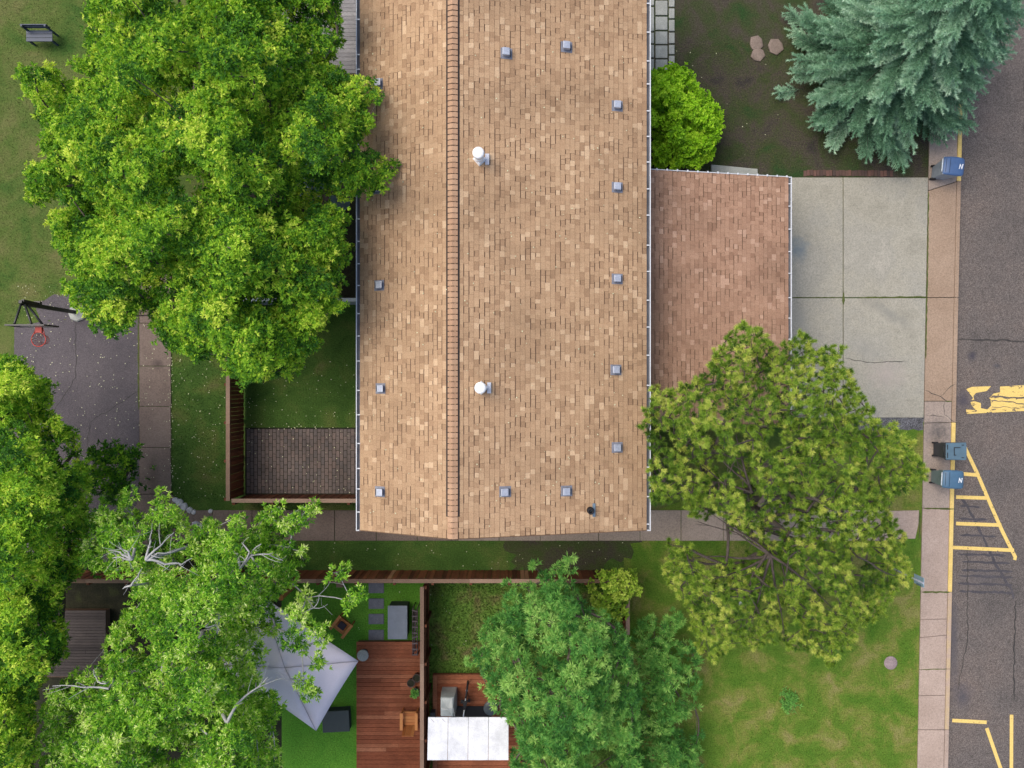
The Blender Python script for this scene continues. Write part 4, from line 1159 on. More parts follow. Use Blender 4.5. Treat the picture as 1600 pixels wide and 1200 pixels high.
tree('pine_tree', 'big yellow green pine with dark bare inner branches over the garage and footpath', 'tree', (1122, 768), (1230, 830), 7.4, T4, pine_h, 900, (5, 9), dict(n=52, length=0.11, width=0.0135, spread=0.9, needle=True, sj=0.4, tj=0.1), M['needle_pine'], shoots=1, per_m2=48, under=0.0, bark='bark_pine', r_twig=0.0075, trunk_r=0.17, mind=0.6, twigs=2, squash=0.85, low=330, lumpy=1.1, drop=0.9, lowd=1.8, tone_mu=0.5, tone_sd=0.2, limbs=[[(1205, 868, 4.4, .05), (1150, 872, 3.9, .03), (1085, 872, 3.5, .01)], [(1205, 868, 4.4, .05), (1165, 888, 4.0, .03), (1115, 905, 3.6, .01)], [(1205, 868, 4.4, .05), (1190, 920, 4.0, .03), (1170, 985, 3.5, .01)], [(1205, 868, 4.4, .05), (1215, 930, 4.1, .025), (1225, 990, 3.6, .01)], [(1205, 868, 4.4, .05), (1255, 905, 4.6, .03), (1300, 950, 4.2, .01)],
 [(1205, 868, 4.4, .05), (1150, 832, 4.3, .02), (1090, 815, 4.0, .008)], [(1205, 868, 4.4, .05), (1140, 822, 4.4, .018), (1108, 800, 4.1, .006)], [(1175, 770, 6.2, .045), (1150, 740, 6.2, .03), (1110, 695, 5.8, .01)], [(1175, 770, 6.2, .045), (1160, 720, 6.4, .03), (1150, 680, 6.3, .012)], [(1175, 770, 6.2, .045), (1130, 755, 6.0, .025), (1090, 720, 5.7, .01)], [(1260, 800, 6.6, .04), (1285, 770, 6.6, .02), (1300, 745, 6.5, .01)], [(1340, 870, 5.2, .025), (1375, 890, 4.8, .018), (1400, 900, 4.4, .01)]], limb_clear=10)
T6 = [(800, 1260), (796, 1133), (770, 1100), (762, 1082), (745, 1078), (760, 1060), (752, 1045), (735, 1040), (718, 1028), (745, 1014), (755, 1000), (748, 972), (780, 964), (795, 950), (784, 925), (790, 906), (815, 904), (830, 914), (850, 924), (846, 906), (828, 886), (818, 866), (830, 868), (846, 894), (862, 904), (866, 888), (880, 867), (896, 863), (904, 880), (892, 905), (906, 930), (916, 946), (950, 964), (976, 986), (986, 1020), (1000, 1080), (996, 1133), (1002, 1260)]
TEAL = dict(n=20, length=0.165, width=0.027, spread=0.95, droop=0.3, tj=0.1)
tree('tree', 'feathery blue green tree behind the fence between the brown deck and lawn', 'tree', (850, 940), (850, 950), 3.6, T6, dome(3.2, 5.6, 110), 190, (7, 14), TEAL, M['leaf_teal'], per_m2=66, under=0.0, r_twig=0.010, trunk_r=0.1, mind=0.7, low=45, lumpy=0.8, tone_mu=0.6, lowd=1.6)
T6b = [(988, 1020), (992, 985), (1004, 965), (1020, 960), (1032, 972), (1050, 946), (1062, 960), (1076, 966), (1072, 1000), (1096, 1020), (1098, 1050), (1086, 1080), (1096, 1133), (1090, 1260), (990, 1260), (986, 1120)]
tree('bush', 'low feathery blue green bush at the bottom edge of the front lawn', 'bush', (1040, 1060), (1040, 1060), 0.9, T6b, dome(0.8, 2.0, 60), 85, (8, 14), TEAL, M['leaf_teal'], per_m2=40, under=0.0, r_twig=0.008, low=0, lumpy=0.3, trunk_r=0.05, tone_mu=0.62, tone_sd=0.12, mind=0.48)
T7 = [(920, 893), (935, 889), (945, 895), (960, 887), (975, 893), (984, 889), (992, 896), (1000, 915), (1009, 928), (990, 932), (980, 940), (978, 965), (960, 969), (945, 965), (934, 955), (924, 945), (930, 930), (917, 914)]
tree('shrub', 'yellow green leafy shrub growing over the end of the brown fence', 'shrub', (945, 925), (948, 925), 1.4, T7, dome(1.5, 2.5, 30), 40, (6, 12), dict(n=8, length=0.11, width=0.07, spread=0.95), M['leaf_gold'], per_m2=90, under=0.0, low=10, lumpy=0.2, r_twig=0.008, trunk_r=0.04)
T8 = [(1000, 116), (1050, 103), (1076, 108), (1086, 122), (1096, 140), (1113, 145), (1110, 160), (1121, 170), (1129, 181), (1122, 202), (1115, 226), (1116, 240), (1104, 250), (1085, 262), (1050, 263), (1020, 258), (1000, 250)]
tree('shrub', 'rounded lime green shrub between the house gutter and garage roof', 'shrub', (1045, 200), (1045, 195), 1.1, T8, dome(1.0, 2.3, 60), 110, (6, 12), dict(n=8, length=0.10, width=0.07, spread=1.0, droop=0.15), M['leaf_lime'], shoots=2, per_m2=150, under=0.0, low=40, lumpy=0.25, r_twig=0.008, trunk_r=0.05, mind=0.58, squash=0.85, tone_mu=0.55)

def spruce(label, base_px, height, radius):
    base = P(*base_px)
    root = thing('spruce_tree', label, 'tree', (base.x, base.y, 0))
    off = np.array([base.x, base.y, 0.0])
    segs = []; C = []; A = []; T = []
    z = 0.9
    while z < height - 0.2:
        f = (z - 0.9) / (height - 0.9)
        rad = radius * (1 - f) ** 0.85 + 0.1
        nb = max(5, int(10 * (1 - f) + 4))
        a0 = rng.uniform(0, 6.28)
        for k in range(nb):
            a = a0 + 6.283 * k / nb + rng.normal(0, 0.13)
            L_ = rad * rng.uniform(0.84, 1.0)
            o = np.array([math.cos(a), math.sin(a), 0.0]); sd = np.array([-o[1], o[0], 0.0])
            p0 = off + np.array([0, 0, z + rng.normal(0, 0.08)])
            drop = -0.28 * L_ + rng.normal(0, 0.08)
            pt = lambda t_: p0 + o * L_ * t_ + np.array([0, 0, 1.0]) * (drop * math.sin(t_ * 1.9) + 0.18 * L_ * t_ ** 3)
            prev = pt(0.0)
            for t_ in (0.35, 0.7, 1.0):
                q = pt(t_); segs.append((prev - np.array([0, 0, .02]), q - np.array([0, 0, .02]), 0.016 * (1.25 - t_) * (L_ / 2 + .4), 0.015 * (1.05 - t_) * (L_ / 2 + .4) + .003, np.zeros(3))); prev = q
            bt = np.clip(rng.normal(0.5, 0.14), 0, 1)
            nt_ = int(L_ / 0.115)
            tm = np.linspace(0.3, 1.0, max(4, int(L_ / 0.05)))
            C.append(np.array([pt(q_) for q_ in tm]) + np.array([0, 0, 0.03])); A.append(np.tile(o + np.array([0, 0, 0.35]), (len(tm), 1)) / 1.06); T.append(np.clip(bt + rng.normal(0, 0.08, len(tm)), 0, 1))
            for j in range(nt_ + 1):
                t_ = 0.28 + 0.72 * j / max(1, nt_)
                for s_ in ((-1, 1) if j < nt_ else (0,)):
                    tl = (0.30 + 0.34 * (1 - t_) * L_ / 2.2) * rng.uniform(0.75, 1.15)
                    dirv = o * 0.85 + sd * s_ * 0.7 + np.array([0, 0, rng.normal(0.06, 0.12)])
                    dirv /= np.linalg.norm(dirv)
                    b = pt(t_)
                    m = max(3, int(tl / 0.035))
                    tt = np.linspace(0.1, 1.0, m)[:, None]
                    C.append(b + dirv * tl * tt); A.append(np.tile(dirv, (m, 1))); T.append(np.clip(bt - 0.04 + 0.3 * (tt[:, 0] - 0.5) + rng.normal(0, 0.08), 0, 1))
        z += 0.38 + 0.02 * f
    C = np.concatenate(C); A = np.concatenate(A); T = np.concatenate(T)
    V, F, T2_ = needles_mesh(C, A, 9, 0.085, 0.016, 0.85, T, 0.09, 0.3)
    link('crown', np_mesh('crown', V - off, F, M['needle_spruce'], T2_), root)
    segs.append((off + np.array([0, 0, 0.5]), off + np.array([0, 0, height - 0.2]), 0.03, 0.012, np.zeros(3)))
    V, F = tubes_np(segs, 4); link('branches', np_mesh('branches', V - off, F, M['bark_pine'], None, True), root)
    V, F = tubes_np([((base.x, base.y, -0.1), (base.x, base.y, height * 0.5), 0.18, 0.1, np.zeros(3)), ((base.x, base.y, height * 0.5), (base.x, base.y, height), 0.1, 0.015, np.zeros(3))], 9)
    link('trunk', np_mesh('trunk', V - off, F, M['bark_pine'], None, True), root)
spruce('blue green spruce overhanging the sidewalk at the top right', (1368, 110), 9.0, 3.65)

# ------------------------------------------------------------------ grass blades and fallen petals
def blades(name, polys, per_m2, mat, hgt=0.06, wid=0.03, z=-0.02, holes=()):
    pts = []
    for poly in polys:
        q = sample_poly(poly, max(10, int(poly_area_m2(poly) * per_m2)))
        for hp in holes:
            q = q[~inside(hp, q[:, 0], q[:, 1])]
        pts.append(q)
    q = np.concatenate(pts); n = len(q)
    C = to_world(q, 0.0); C[:, 2] = z
    a = rng.uniform(0, 6.283, n); o = np.stack([np.cos(a), np.sin(a), np.zeros(n)], 1)
    hh = (hgt * rng.uniform(0.5, 1.4, n))[:, None]
    lean = rng.uniform(0.2, 1.3, (n, 1)) * hh
    b = rng.uniform(0, 6.283, n); l = np.stack([np.cos(b), np.sin(b), np.zeros(n)], 1)
    V = np.stack([C + o * wid / 2, C - o * wid / 2, C + l * lean + np.array([0, 0, 1.0]) * hh], 1).reshape(-1, 3)
    o_ = link(name, np_mesh(name, V, np.arange(n * 3).reshape(-1, 3), mat))
    o_['kind'] = 'stuff'
    return o_
blades('grass', [[(967, 847), (1434, 847), (1432, 1230), (967, 1230)], [(1330, 676), (1441, 674), (1438, 796), (1330, 796)]], 520, M['front_lawn'], 0.035, 0.022)
blades('grass', [[(268, 430), (379, 430), (379, 784), (268, 784)], [(383, 478), (640, 478), (640, 666), (383, 666)], [(440, 847), (966, 847), (966, 889), (440, 889)], [(340, 785), (570, 785), (570, 796), (340, 796)]], 520, M['yard'], 0.032, 0.022)
blades('grass', [[(455, 896), (667, 896), (667, 1200), (455, 1200)]], 420, M['turf'], 0.028, 0.02, holes=[[(555, 1000), (669, 1000), (669, 1300), (555, 1300)], [(574, 908), (602, 908), (602, 1002), (574, 1002)]])
blades('grass', [[(672, 896), (966, 896), (966, 1230), (672, 1230)]], 520, M['weeds'], 0.10, 0.045, holes=[[(674, 1054), (780, 1054), (780, 1300), (674, 1300)]])
blades('grass', [[(-120, -60), (140, -60), (160, 470), (20, 500), (-120, 560)], [(1018, 66), (1450, 66), (1450, 262), (1018, 262)]], 420, M['lawn'], 0.025, 0.02)
M['petal'] = plain('pale_petals', (0.55, 0.56, 0.36), 0.7, vary=0.2, coord='world')
def petals(polys, n):
    parts = []
    for poly, k in polys:
        q = sample_poly(poly, k); C = to_world(q, 0.0); C[:, 2] = 0.045
        parts.append(C)
    C = np.concatenate(parts)
    q = rng.uniform([562, 40], [1008, 822], (260, 2))
    rp = np.array([tuple(roof_pt(x, y) + Vector((0, 0, 0.035))) for x, y in q])
    C = np.concatenate([C, rp]); n = len(C)
    a = rng.uniform(0, 6.283, n); s_ = rng.uniform(0.010, 0.026, n)[:, None]
    o = np.stack([np.cos(a), np.sin(a), rng.normal(0, .2, n)], 1); l = np.stack([-np.sin(a), np.cos(a), rng.normal(0, .2, n)], 1)
    V = np.stack([C - o * s_, C - l * s_ * 0.7, C + o * s_, C + l * s_ * 0.7], 1).reshape(-1, 3)
    F = np.arange(n * 4).reshape(-1, 4)
    ob = link('fallen_petals', np_mesh('fallen_petals', V, F, M['petal'])); ob['kind'] = 'stuff'
petals([([(30, 510), (217, 490), (217, 760), (30, 700)], 230), ([(218, 480), (267, 480), (267, 760), (218, 760)], 60), ([(262, 520), (270, 520), (272, 760), (266, 760)], 70), ([(268, 520), (352, 520), (352, 780), (268, 780)], 130), ([(384, 560), (556, 560), (556, 668), (384, 668)], 70), ([(384, 664), (556, 664), (556, 672), (384, 672)], 25), ([(384, 672), (556, 672), (556, 770), (384, 770)], 60), ([(20, 440), (130, 440), (130, 505), (20, 505)], 50), ([(460, 846), (980, 846), (980, 888), (460, 888)], 40), ([(560, 915), (668, 915), (668, 1130), (560, 1130)], 45), ([(1040, 70), (1230, 70), (1230, 260), (1040, 260)], 20), ([(672, 915), (760, 915), (760, 1050), (672, 1050)], 15)], 0)

# ------------------------------------------------------------------ wheeled bins
def bin_(label, lid_px, rz, body_c, lid_c, mark=None, flat=False):
    p = P(lid_px[0], lid_px[1], 1.0)
    root = thing('wheeled_bin', label, 'bin', (p.x - 0.03, p.y, 0.022), 'wheeled bins along the curb', rz)
    bm = plain('bin_body_plastic', body_c, 0.5, 0.4, vary=0.15, scale=4); lm = plain('bin_lid_plastic', lid_c, 0.45, 0.4, vary=0.12, scale=4)
    mb = MB()
    def ringz(x0, x1, hy_, z): return [(x0, -hy_, z), (x1, -hy_, z), (x1, hy_, z), (x0, hy_, z)]
    levels = [ringz(-0.23, 0.2, 0.2, 0.05), ringz(-0.27, 0.27, 0.25, 0.62), ringz(-0.30, 0.32, 0.275, 0.94), ringz(-0.33, 0.35, 0.30, 0.945), ringz(-0.33, 0.35, 0.30, 0.99)]
    vs = [v for l in levels for v in l]; fs = [(3, 2, 1, 0)]
    for i in range(len(levels) - 1):
        for k in range(4):
            k2 = (k + 1) % 4; fs.append((i * 4 + k, i * 4 + k2, i * 4 + 4 + k2, i * 4 + 4 + k))
    fs.append(tuple((len(levels) - 1) * 4 + k for k in range(4)))
    mb.add(vs, fs)
    mb.box(-0.06, 0.0, -0.245, -0.225, 0.2, 0.55); mb.box(-0.06, 0.0, 0.225, 0.245, 0.2, 0.55)
    mb.build('body', bm, root, local=True, bevel=0.02)
    mb = MB()
    if flat:
        mb.prism([(-0.32, -0.28), (0.36, -0.30), (0.38, -0.1), (0.38, 0.1), (0.36, 0.30), (-0.32, 0.28)], 0.995, 1.04)
    else:
        n = 7
        prof = [(-0.33, 1.0), (-0.28, 1.045), (-0.12, 1.075), (0.1, 1.085), (0.27, 1.07), (0.36, 1.03), (0.385, 0.985)]
        hw = [0.26, 0.285, 0.30, 0.305, 0.295, 0.26, 0.2]
        vs = []; fs = []
        for (x, z), hy_ in zip(prof, hw):
            vs += [(x, -hy_ - 0.012, 0.99), (x, -hy_, z - 0.015), (x, -hy_ * 0.8, z), (x, hy_ * 0.8, z), (x, hy_, z - 0.015), (x, hy_ + 0.012, 0.99)]
        for i in range(n - 1):
            for k in range(5):
                fs.append((i * 6 + k, (i + 1) * 6 + k, (i + 1) * 6 + k + 1, i * 6 + k + 1))
        mb.add(vs, fs, True)
    lid = mb.build('lid', lm, root, local=True, bevel=0.015 if flat else 0)
    dk = M['black']
    if flat:
        mb = MB()
        mb.box(-0.06, -0.035, -0.14, 0.14, 1.036, 1.05); mb.box(-0.035, 0.16, 0.115, 0.14, 1.036, 1.05); mb.box(-0.035, 0.02, -0.14, -0.115, 1.036, 1.05)
        mb.box(0.2, 0.28, 0.2, 0.225, 1.036, 1.055); mb.box(0.2, 0.28, -0.225, -0.2, 1.036, 1.055)
        mb.box(-0.29, -0.26, 0.06, 0.22, 1.036, 1.05); mb.box(-0.29, -0.26, -0.22, -0.04, 1.036, 1.05)
        mb.build('groove', M['flash'] if False else dk, lid, local=True)
    else:
        mb = MB(); mb.box(-0.145, -0.13, -0.25, 0.25, 1.066, 1.078); mb.box(-0.27, -0.255, -0.22, 0.22, 1.045, 1.056)
        mb.build('groove', plain('lid_groove', tuple(c * 0.35 for c in lid_c), 0.6), lid, local=True)
        mb = MB(); mb.tube([(-0.36, -0.22, 1.0), (-0.375, -0.2, 1.02), (-0.375, 0.2, 1.02), (-0.36, 0.22, 1.0)], 0.017, 8)
        mb.build('handle', plain('pale_handle', (0.6, 0.65, 0.7), 0.4), root, local=True)
    if flat:
        mb = MB(); mb.tube([(-0.3, -0.2, 0.97), (-0.38, -0.2, 1.0), (-0.38, 0.2, 1.0), (-0.3, 0.2, 0.97)], 0.016, 8)
        mb.build('handle', dk, root, local=True)
    for s_ in (-1, 1):
        mb = MB()
        mb.tube([(-0.2, s_ * 0.205, 0.105), (-0.2, s_ * 0.25, 0.105)], 0.105, 18, smooth=False)
        mb.build('wheel', M['rubber'], root, local=True)
    if mark:   # the white letter on the lid, strokes a hair above the plastic
        mb = MB()
        cx, cy, hw_, hh_, sw, z = 0.225, -0.01, 0.045, 0.085, 0.02, 1.083
        sl = 0.010
        def bar(a, b, w_):
            mb.beam((a[0], a[1], z), (b[0], b[1], z), w_, 0.014)
        bar((cx - hw_ - sl, cy - hh_), (cx - hw_ + sl, cy + hh_), sw)
        bar((cx + hw_ - sl, cy - hh_), (cx + hw_ + sl, cy + hh_), sw)
        bar((cx - hw_ + sl, cy + hh_), (cx + hw_ - sl, cy - hh_), sw)
        mb.build('mark', plain('white_mark', (0.8, 0.82, 0.84), 0.5), lid, local=True)
    return root
bin_('light grey wheeled bin with blue lid and white letter by the concrete driveway', (1490, 260), R(-6), (0.27, 0.31, 0.36), (0.055, 0.11, 0.24), True)
bin_('black wheeled bin with flat teal lid, no letter, on the sidewalk', (1493, 705), R(0), (0.035, 0.04, 0.05), (0.085, 0.145, 0.19), None, True)
bin_('teal grey wheeled bin with white letter on blue lid beside the black bin', (1489, 749), R(-3), (0.15, 0.20, 0.205), (0.06, 0.13, 0.21), True)

# ------------------------------------------------------------------ basketball hoop
xp, yp = P(118, 488).x, P(118, 488).y
hoop = thing('basketball_hoop', 'black pole basketball hoop with clear backboard and red rim over the court', 'basketball hoop', (xp, yp, 0))
mb = MB(); mb.lathe([(0.001, 0.09), (0.27, 0.09), (0.31, 0.06), (0.32, -0.1)], (xp + 0.08, yp - 0.02, 0), 8, False)
mb.build('concrete_base', M['palestone'], hoop)
mb = MB(); mb.box(xp - 0.06, xp + 0.06, yp - 0.06, yp + 0.06, 0.05, 3.0); mb.build('pole', M['black'], hoop)
bx, by = -14.86, 1.80
for z0, z1, dx in ((3.0, 3.75, -0.35), (2.95, 3.6, 0.08), (2.8, 3.2, 0.2)):
    mb = MB(); mb.tube([(xp, yp, z0 - 0.05), (xp + (0.0 if dx < 0 else 0.1), yp - 0.05, z0 + 0.12), (bx + dx, by + 0.04, z1 - 0.1)], 0.036, 8); mb.build('arm', M['black'], hoop)
mb = MB(); mb.beam((xp, yp, 2.95), (xp, yp + 0.05, 3.15), 0.1, 0.1); mb.beam((xp + 0.05, yp + 0.07, 2.3), (xp + 0.05, yp + 0.09, 3.1), 0.07, 0.07); mb.box(xp - .09, xp + .12, yp + .05, yp + .15, 2.2, 2.32); mb.build('height_adjuster', M['black'], hoop)
m, nt, b = new_mat('clear_acrylic'); b.inputs['Base Color'].default_value = (0.32, 0.33, 0.37, 1); b.inputs['Roughness'].default_value = 0.15; b.inputs['Alpha'].default_value = 0.55
M['acrylic'] = m
mb = MB(); mb.box(bx - 0.58, bx + 0.58, by - 0.012, by + 0.012, 2.95, 3.72); bb = mb.build('backboard', M['acrylic'], hoop)
mb = MB()
for z in (2.94, 3.72): mb.box(bx - 0.6, bx + 0.6, by - 0.022, by + 0.022, z - 0.02, z + 0.02)
for s_ in (-1, 1): mb.box(bx + s_ * 0.6 - 0.02, bx + s_ * 0.6 + 0.02, by - 0.024, by + 0.024, 2.965, 3.695)
mb.build('board_frame', M['black'], bb)
M['red'] = plain('red_rim_paint', (0.55, 0.045, 0.03), 0.45)
mb = MB(); mb.ring((bx + 0.03, by - 0.40, 3.05), 0.225, 0.013, 32); mb.box(bx - 0.07, bx + 0.13, by - 0.19, by - 0.025, 2.99, 3.065)
for s_ in (-1, 1): mb.tube([(bx + 0.03 + s_ * 0.1, by - 0.03, 3.0), (bx + 0.03 + s_ * 0.2, by - 0.32, 3.04)], 0.012, 6)
rim = mb.build('rim', M['red'], hoop)
mb = MB()
for k in range(14):
    a = 2 * math.pi * k / 14
    for s_ in (-1, 1):
        a2 = a + s_ * 0.4
        mb.tube([(bx + 0.03 + 0.225 * math.cos(a), by - 0.40 + 0.225 * math.sin(a), 3.04), (bx + 0.03 + 0.16 * math.cos(a2), by - 0.40 + 0.16 * math.sin(a2), 2.84), (bx + 0.03 + 0.12 * math.cos(a), by - 0.40 + 0.12 * math.sin(a), 2.65)], 0.006, 4, False)
mb.build('net', plain('faded_red_net', (0.5, 0.16, 0.14), 0.8), rim)

# ------------------------------------------------------------------ small yard on the left of the divider fence
def canopy():
    A_, B_, D_ = P(560, 1033, 2.5), P(494, 1142, 2.5), P(408, 930, 2.5)
    C_ = B_ + D_ - A_
    mid = (A_ + B_ + C_ + D_) / 4
    root = thing('patio_canopy', 'large square pale grey patio canopy set cornerwise under the silver branched tree', 'canopy', (mid.x, mid.y, 0))
    M['canvas'] = surface('grey_canvas', [(0.3, (0.66, 0.60, 0.67)), (0.7, (0.74, 0.68, 0.75))], [(0.3, 0.92), (0.7, 1.06)], 0.8, 60, 0.8, 0.1)
    M['seam'] = plain('canvas_seam', (0.3, 0.28, 0.32), 0.9)
    peak = Vector((mid.x, mid.y, 2.92))
    cs = [A_, B_, C_, D_]
    for i in range(4):
        a, b = cs[i], cs[(i + 1) % 4]
        mb = MB()
        n = 6
        vs = []; fs = []
        for u in range(n + 1):
            for v in range(n + 1):
                e = a.lerp(b, v / n)
                q = peak.lerp(e, u / n)
                sag = -0.015 * math.sin(math.pi * u / n) * math.sin(math.pi * v / n) - (0.02 * math.sin(math.pi * v / n) if u == n else 0)
                inw = (mid - e).normalized() * 0.03 * math.sin(math.pi * v / n) if u == n else Vector()
                vs.append((q.x + inw.x, q.y + inw.y, q.z + sag))
        for u in range(n):
            for v in range(n):
                fs.append((u * (n + 1) + v, (u + 1) * (n + 1) + v, (u + 1) * (n + 1) + v + 1, u * (n + 1) + v + 1))
        mb.add(vs, [f[::-1] for f in fs], True)
        p_ = mb.build('fabric_panel', M['canvas'], root)
        s_ = p_.modifiers.new('thick', 'SOLIDIFY'); s_.thickness = 0.012
        mb = MB(); mb.tube([peak + Vector((0, 0, .008)), a + Vector((0, 0, 0.006))], 0.006, 5); mb.build('seam', M['seam'], root)
        mb = MB(); mb.tube([peak + Vector((0, 0, -.12)), a + Vector((0, 0, -0.03))], 0.02, 6); mb.build('rib', M['black'], root)
    mb = MB(); mb.tube([(mid.x, mid.y, 0), (mid.x, mid.y, 2.88)], 0.04, 10); mb.lathe([(0.4, 0.0), (0.4, 0.06), (0.05, 0.1)], (mid.x, mid.y, 0), 20); mb.build('pole', M['black'], root)
    return root
canopy()

def chair(label, px, py, rz, cushion):
    p = P(px, py, 0.4)
    root = thing('garden_chair', label, 'chair', (p.x, p.y, 0.0 if cushion else 0.25), 'orange wooden garden chairs', rz)
    wd = tonal('orange_wood', [(0, (0.30, 0.10, 0.03)), (1, (0.45, 0.2, 0.07))], 2, finescale=30, rough=0.6, grain=(0.5, 5, 1)) if 'chairwood' not in M else M['chairwood']
    M['chairwood'] = wd
    for i in range(4):   # seat slats, front at -y
        mb = MB(); mb.tone = random.random(); mb.box(-0.2, 0.2, -0.23 + i * 0.105, -0.135 + i * 0.105, 0.33, 0.35); mb.build('seat_slat', wd, root, local=True)
    for i in range(4):
        mb = MB(); mb.tone = random.random()
        x0 = -0.2 + i * 0.102
        mb.hexa([(x0, 0.19, 0.3), (x0 + 0.095, 0.19, 0.3), (x0 + 0.095, 0.215, 0.3), (x0, 0.215, 0.3), (x0, 0.33, 0.85), (x0 + 0.095, 0.33, 0.85), (x0 + 0.095, 0.35, 0.85), (x0, 0.35, 0.85)])
        mb.build('back_slat', wd, root, local=True)
    for s_ in (-1, 1):
        mb = MB(); mb.tone = 0.8; xx = s_ * 0.255
        mb.box(xx - 0.05, xx + 0.05, -0.31, 0.27, 0.54, 0.565); mb.build('arm', wd, root, local=True)
        for yy in (-0.25, 0.22):
            mb = MB(); mb.tone = 0.4; mb.box(xx - 0.025, xx + 0.025, yy - 0.03, yy + 0.03, 0.0, 0.54); mb.build('leg', wd, root, local=True)
    mb = MB(); mb.tone = 0.6; mb.box(-0.225, 0.225, -0.275, -0.24, 0.27, 0.35); mb.build('front_rail', wd, root, local=True)
    return root
ch = chair('orange wooden garden chair with dark seat pad on the bright turf', 535, 977, R(-38), True)
mb = MB(); mb.box(-0.13, 0.13, -0.15, 0.1, 0.352, 0.40); o = mb.build('seat_pad', plain('dark_pad', (0.03, 0.025, 0.035), 0.8), ch, local=True, bevel=0.03)
chair('orange wooden garden chair on the red brown deck beside the divider fence', 641, 1121, R(180), False)

p = P(621, 973, 0.72)
box = thing('storage_box', 'slate grey lidded storage box standing beside the stepping stones', 'storage box', (p.x, p.y, 0))
M['box'] = plain('dark_box_plastic', (0.03, 0.034, 0.045), 0.6)
mb = MB(); mb.box(p.x - 0.31, p.x + 0.31, p.y - 0.54, p.y + 0.54, -0.01, 0.66); mb.build('body', M['box'], box)
M['boxlid'] = plain('slate_lid_plastic', (0.16, 0.185, 0.225), 0.5, 0.4, vary=0.12, scale=3)
mb = MB(); mb.box(p.x - 0.335, p.x + 0.335, p.y - 0.575, p.y + 0.575, 0.661, 0.70); ld = mb.build('lid', M['boxlid'], box, bevel=0.012)
for i in range(22):
    mb = MB(); y0 = p.y - 0.53 + i * 0.0485; mb.box(p.x - 0.29, p.x + 0.29, y0, y0 + 0.034, 0.70, 0.708); mb.build('lid_slat', M['boxlid'], ld)

p = P(651, 984, 0.5)
rack = thing('metal_rack', 'narrow dark metal rack standing along the brown divider fence', 'rack', (p.x, p.y, 0))
M['rack'] = plain('dark_rusty_metal', (0.055, 0.04, 0.045), 0.6, vary=0.4, scale=10)
for dx in (-0.10, 0.06):
    mb = MB()
    mb.tube([(p.x + dx, p.y + 0.8, 0), (p.x + dx, p.y + 0.8, 0.75), (p.x + dx, p.y - 0.8, 0.75), (p.x + dx, p.y - 0.8, 0)], 0.02, 8); mb.build('side_frame', M['rack'], rack)
for i in range(9):
    mb = MB(); yy = p.y - 0.75 + i * 0.1875
    mb.beam((p.x - 0.12, yy, 0.76 + random.uniform(0, .08)), (p.x + 0.08, yy + random.uniform(-.06, .06), 0.76 + random.uniform(0, .08)), 0.05, 0.03); mb.build('cross_bar', M['rack'], rack)
for i in range(4):
    mb = MB(); mb.tube([(p.x - 0.05 + random.uniform(-.05, .05), p.y - 0.7, 0.45 + i * .1), (p.x - 0.02 + random.uniform(-.05, .05), p.y + 0.7, 0.5 + i * .08)], 0.022, 7); mb.build('bar', M['rack'], rack)

def pot(name, label, px, py, r_, h_, col, z=0.25, group=None):
    p = P(px, py, z + h_)
    root = thing(name, label, 'plant pot', (p.x, p.y, z), group)
    mb = MB(); mb.lathe([(0.001, 0.0), (r_ * 0.7, 0.0), (r_ * 0.95, h_ * 0.85), (r_, h_ * 0.86), (r_, h_), (r_ * 0.86, h_), (r_ * 0.84, h_ * 0.85)], (0, 0, 0), 20)
    mb.build('pot', plain('pot_glaze', col, 0.6), root, local=True)
    mb = MB(); mb.lathe([(r_ * 0.85, h_ * 0.86), (r_ * 0.5, h_ * 0.9), (0.001, h_ * 0.92)], (0, 0, 0), 20); mb.build('soil', M['mulch'], root, local=True)
    return root
pot('plant_pot', 'round brown plant pot touching the fence on the red brown deck', 651, 1060, 0.145, 0.32, (0.06, 0.04, 0.035), group='pots on the deck')
pot('plant_pot', 'round brown plant pot away from the fence, above the leafy pot', 642, 1068, 0.14, 0.28, (0.055, 0.038, 0.034), group='pots on the deck')
gp = pot('plant_pot', 'green glazed pot with leafy plant on the red brown deck', 649, 1083, 0.15, 0.3, (0.05, 0.13, 0.09), group='pots on the deck')
C = rng.normal(0, 0.05, (16, 3)) + np.array([0, 0, 0.36]); A = rng.normal(0, 0.5, (16, 3)) + np.array([0, 0, 1.0]); A /= np.linalg.norm(A, axis=1, keepdims=True)
V, F, T = leaves_mesh('x', C, A, 9, 0.13, 0.05, 1.0, None, np.full(16, 0.6)); link('foliage', np_mesh('foliage', V, F, M['leaf_teal'], T), gp)
p = P(567, 1024, 0.55)
st = thing('side_table', 'small round grey table partly under the canopy corner on the deck', 'table', (p.x, p.y, 0.25))
mb = MB(); mb.lathe([(0.001, 0.33), (0.19, 0.33), (0.2, 0.32), (0.2, 0.29), (0.001, 0.29)], n=24); mb.build('table_top', M['palestone'], st, local=True)
mb = MB(); mb.lathe([(0.13, 0.0), (0.11, 0.02), (0.04, 0.04), (0.04, 0.285)], n=16); mb.build('pedestal', M['black'], st, local=True)
p = P(525, 1125, 0.4)
bench = thing('deck_box', 'black flat topped outdoor box behind the lower canopy corner on turf', 'storage box', (p.x, p.y, 0), rz=R(3))
mb = MB(); mb.box(-0.46, 0.44, -0.4, 0.3, 0.0, 0.36); mb.build('body', M['box'], bench, local=True)
mb = MB(); mb.box(-0.48, 0.46, -0.42, 0.32, 0.361, 0.41); mb.build('lid', plain('black_green_lid', (0.018, 0.03, 0.03), 0.5), bench, local=True, bevel=0.015)
mb = MB(); fb = P(532, 913, 0.05)
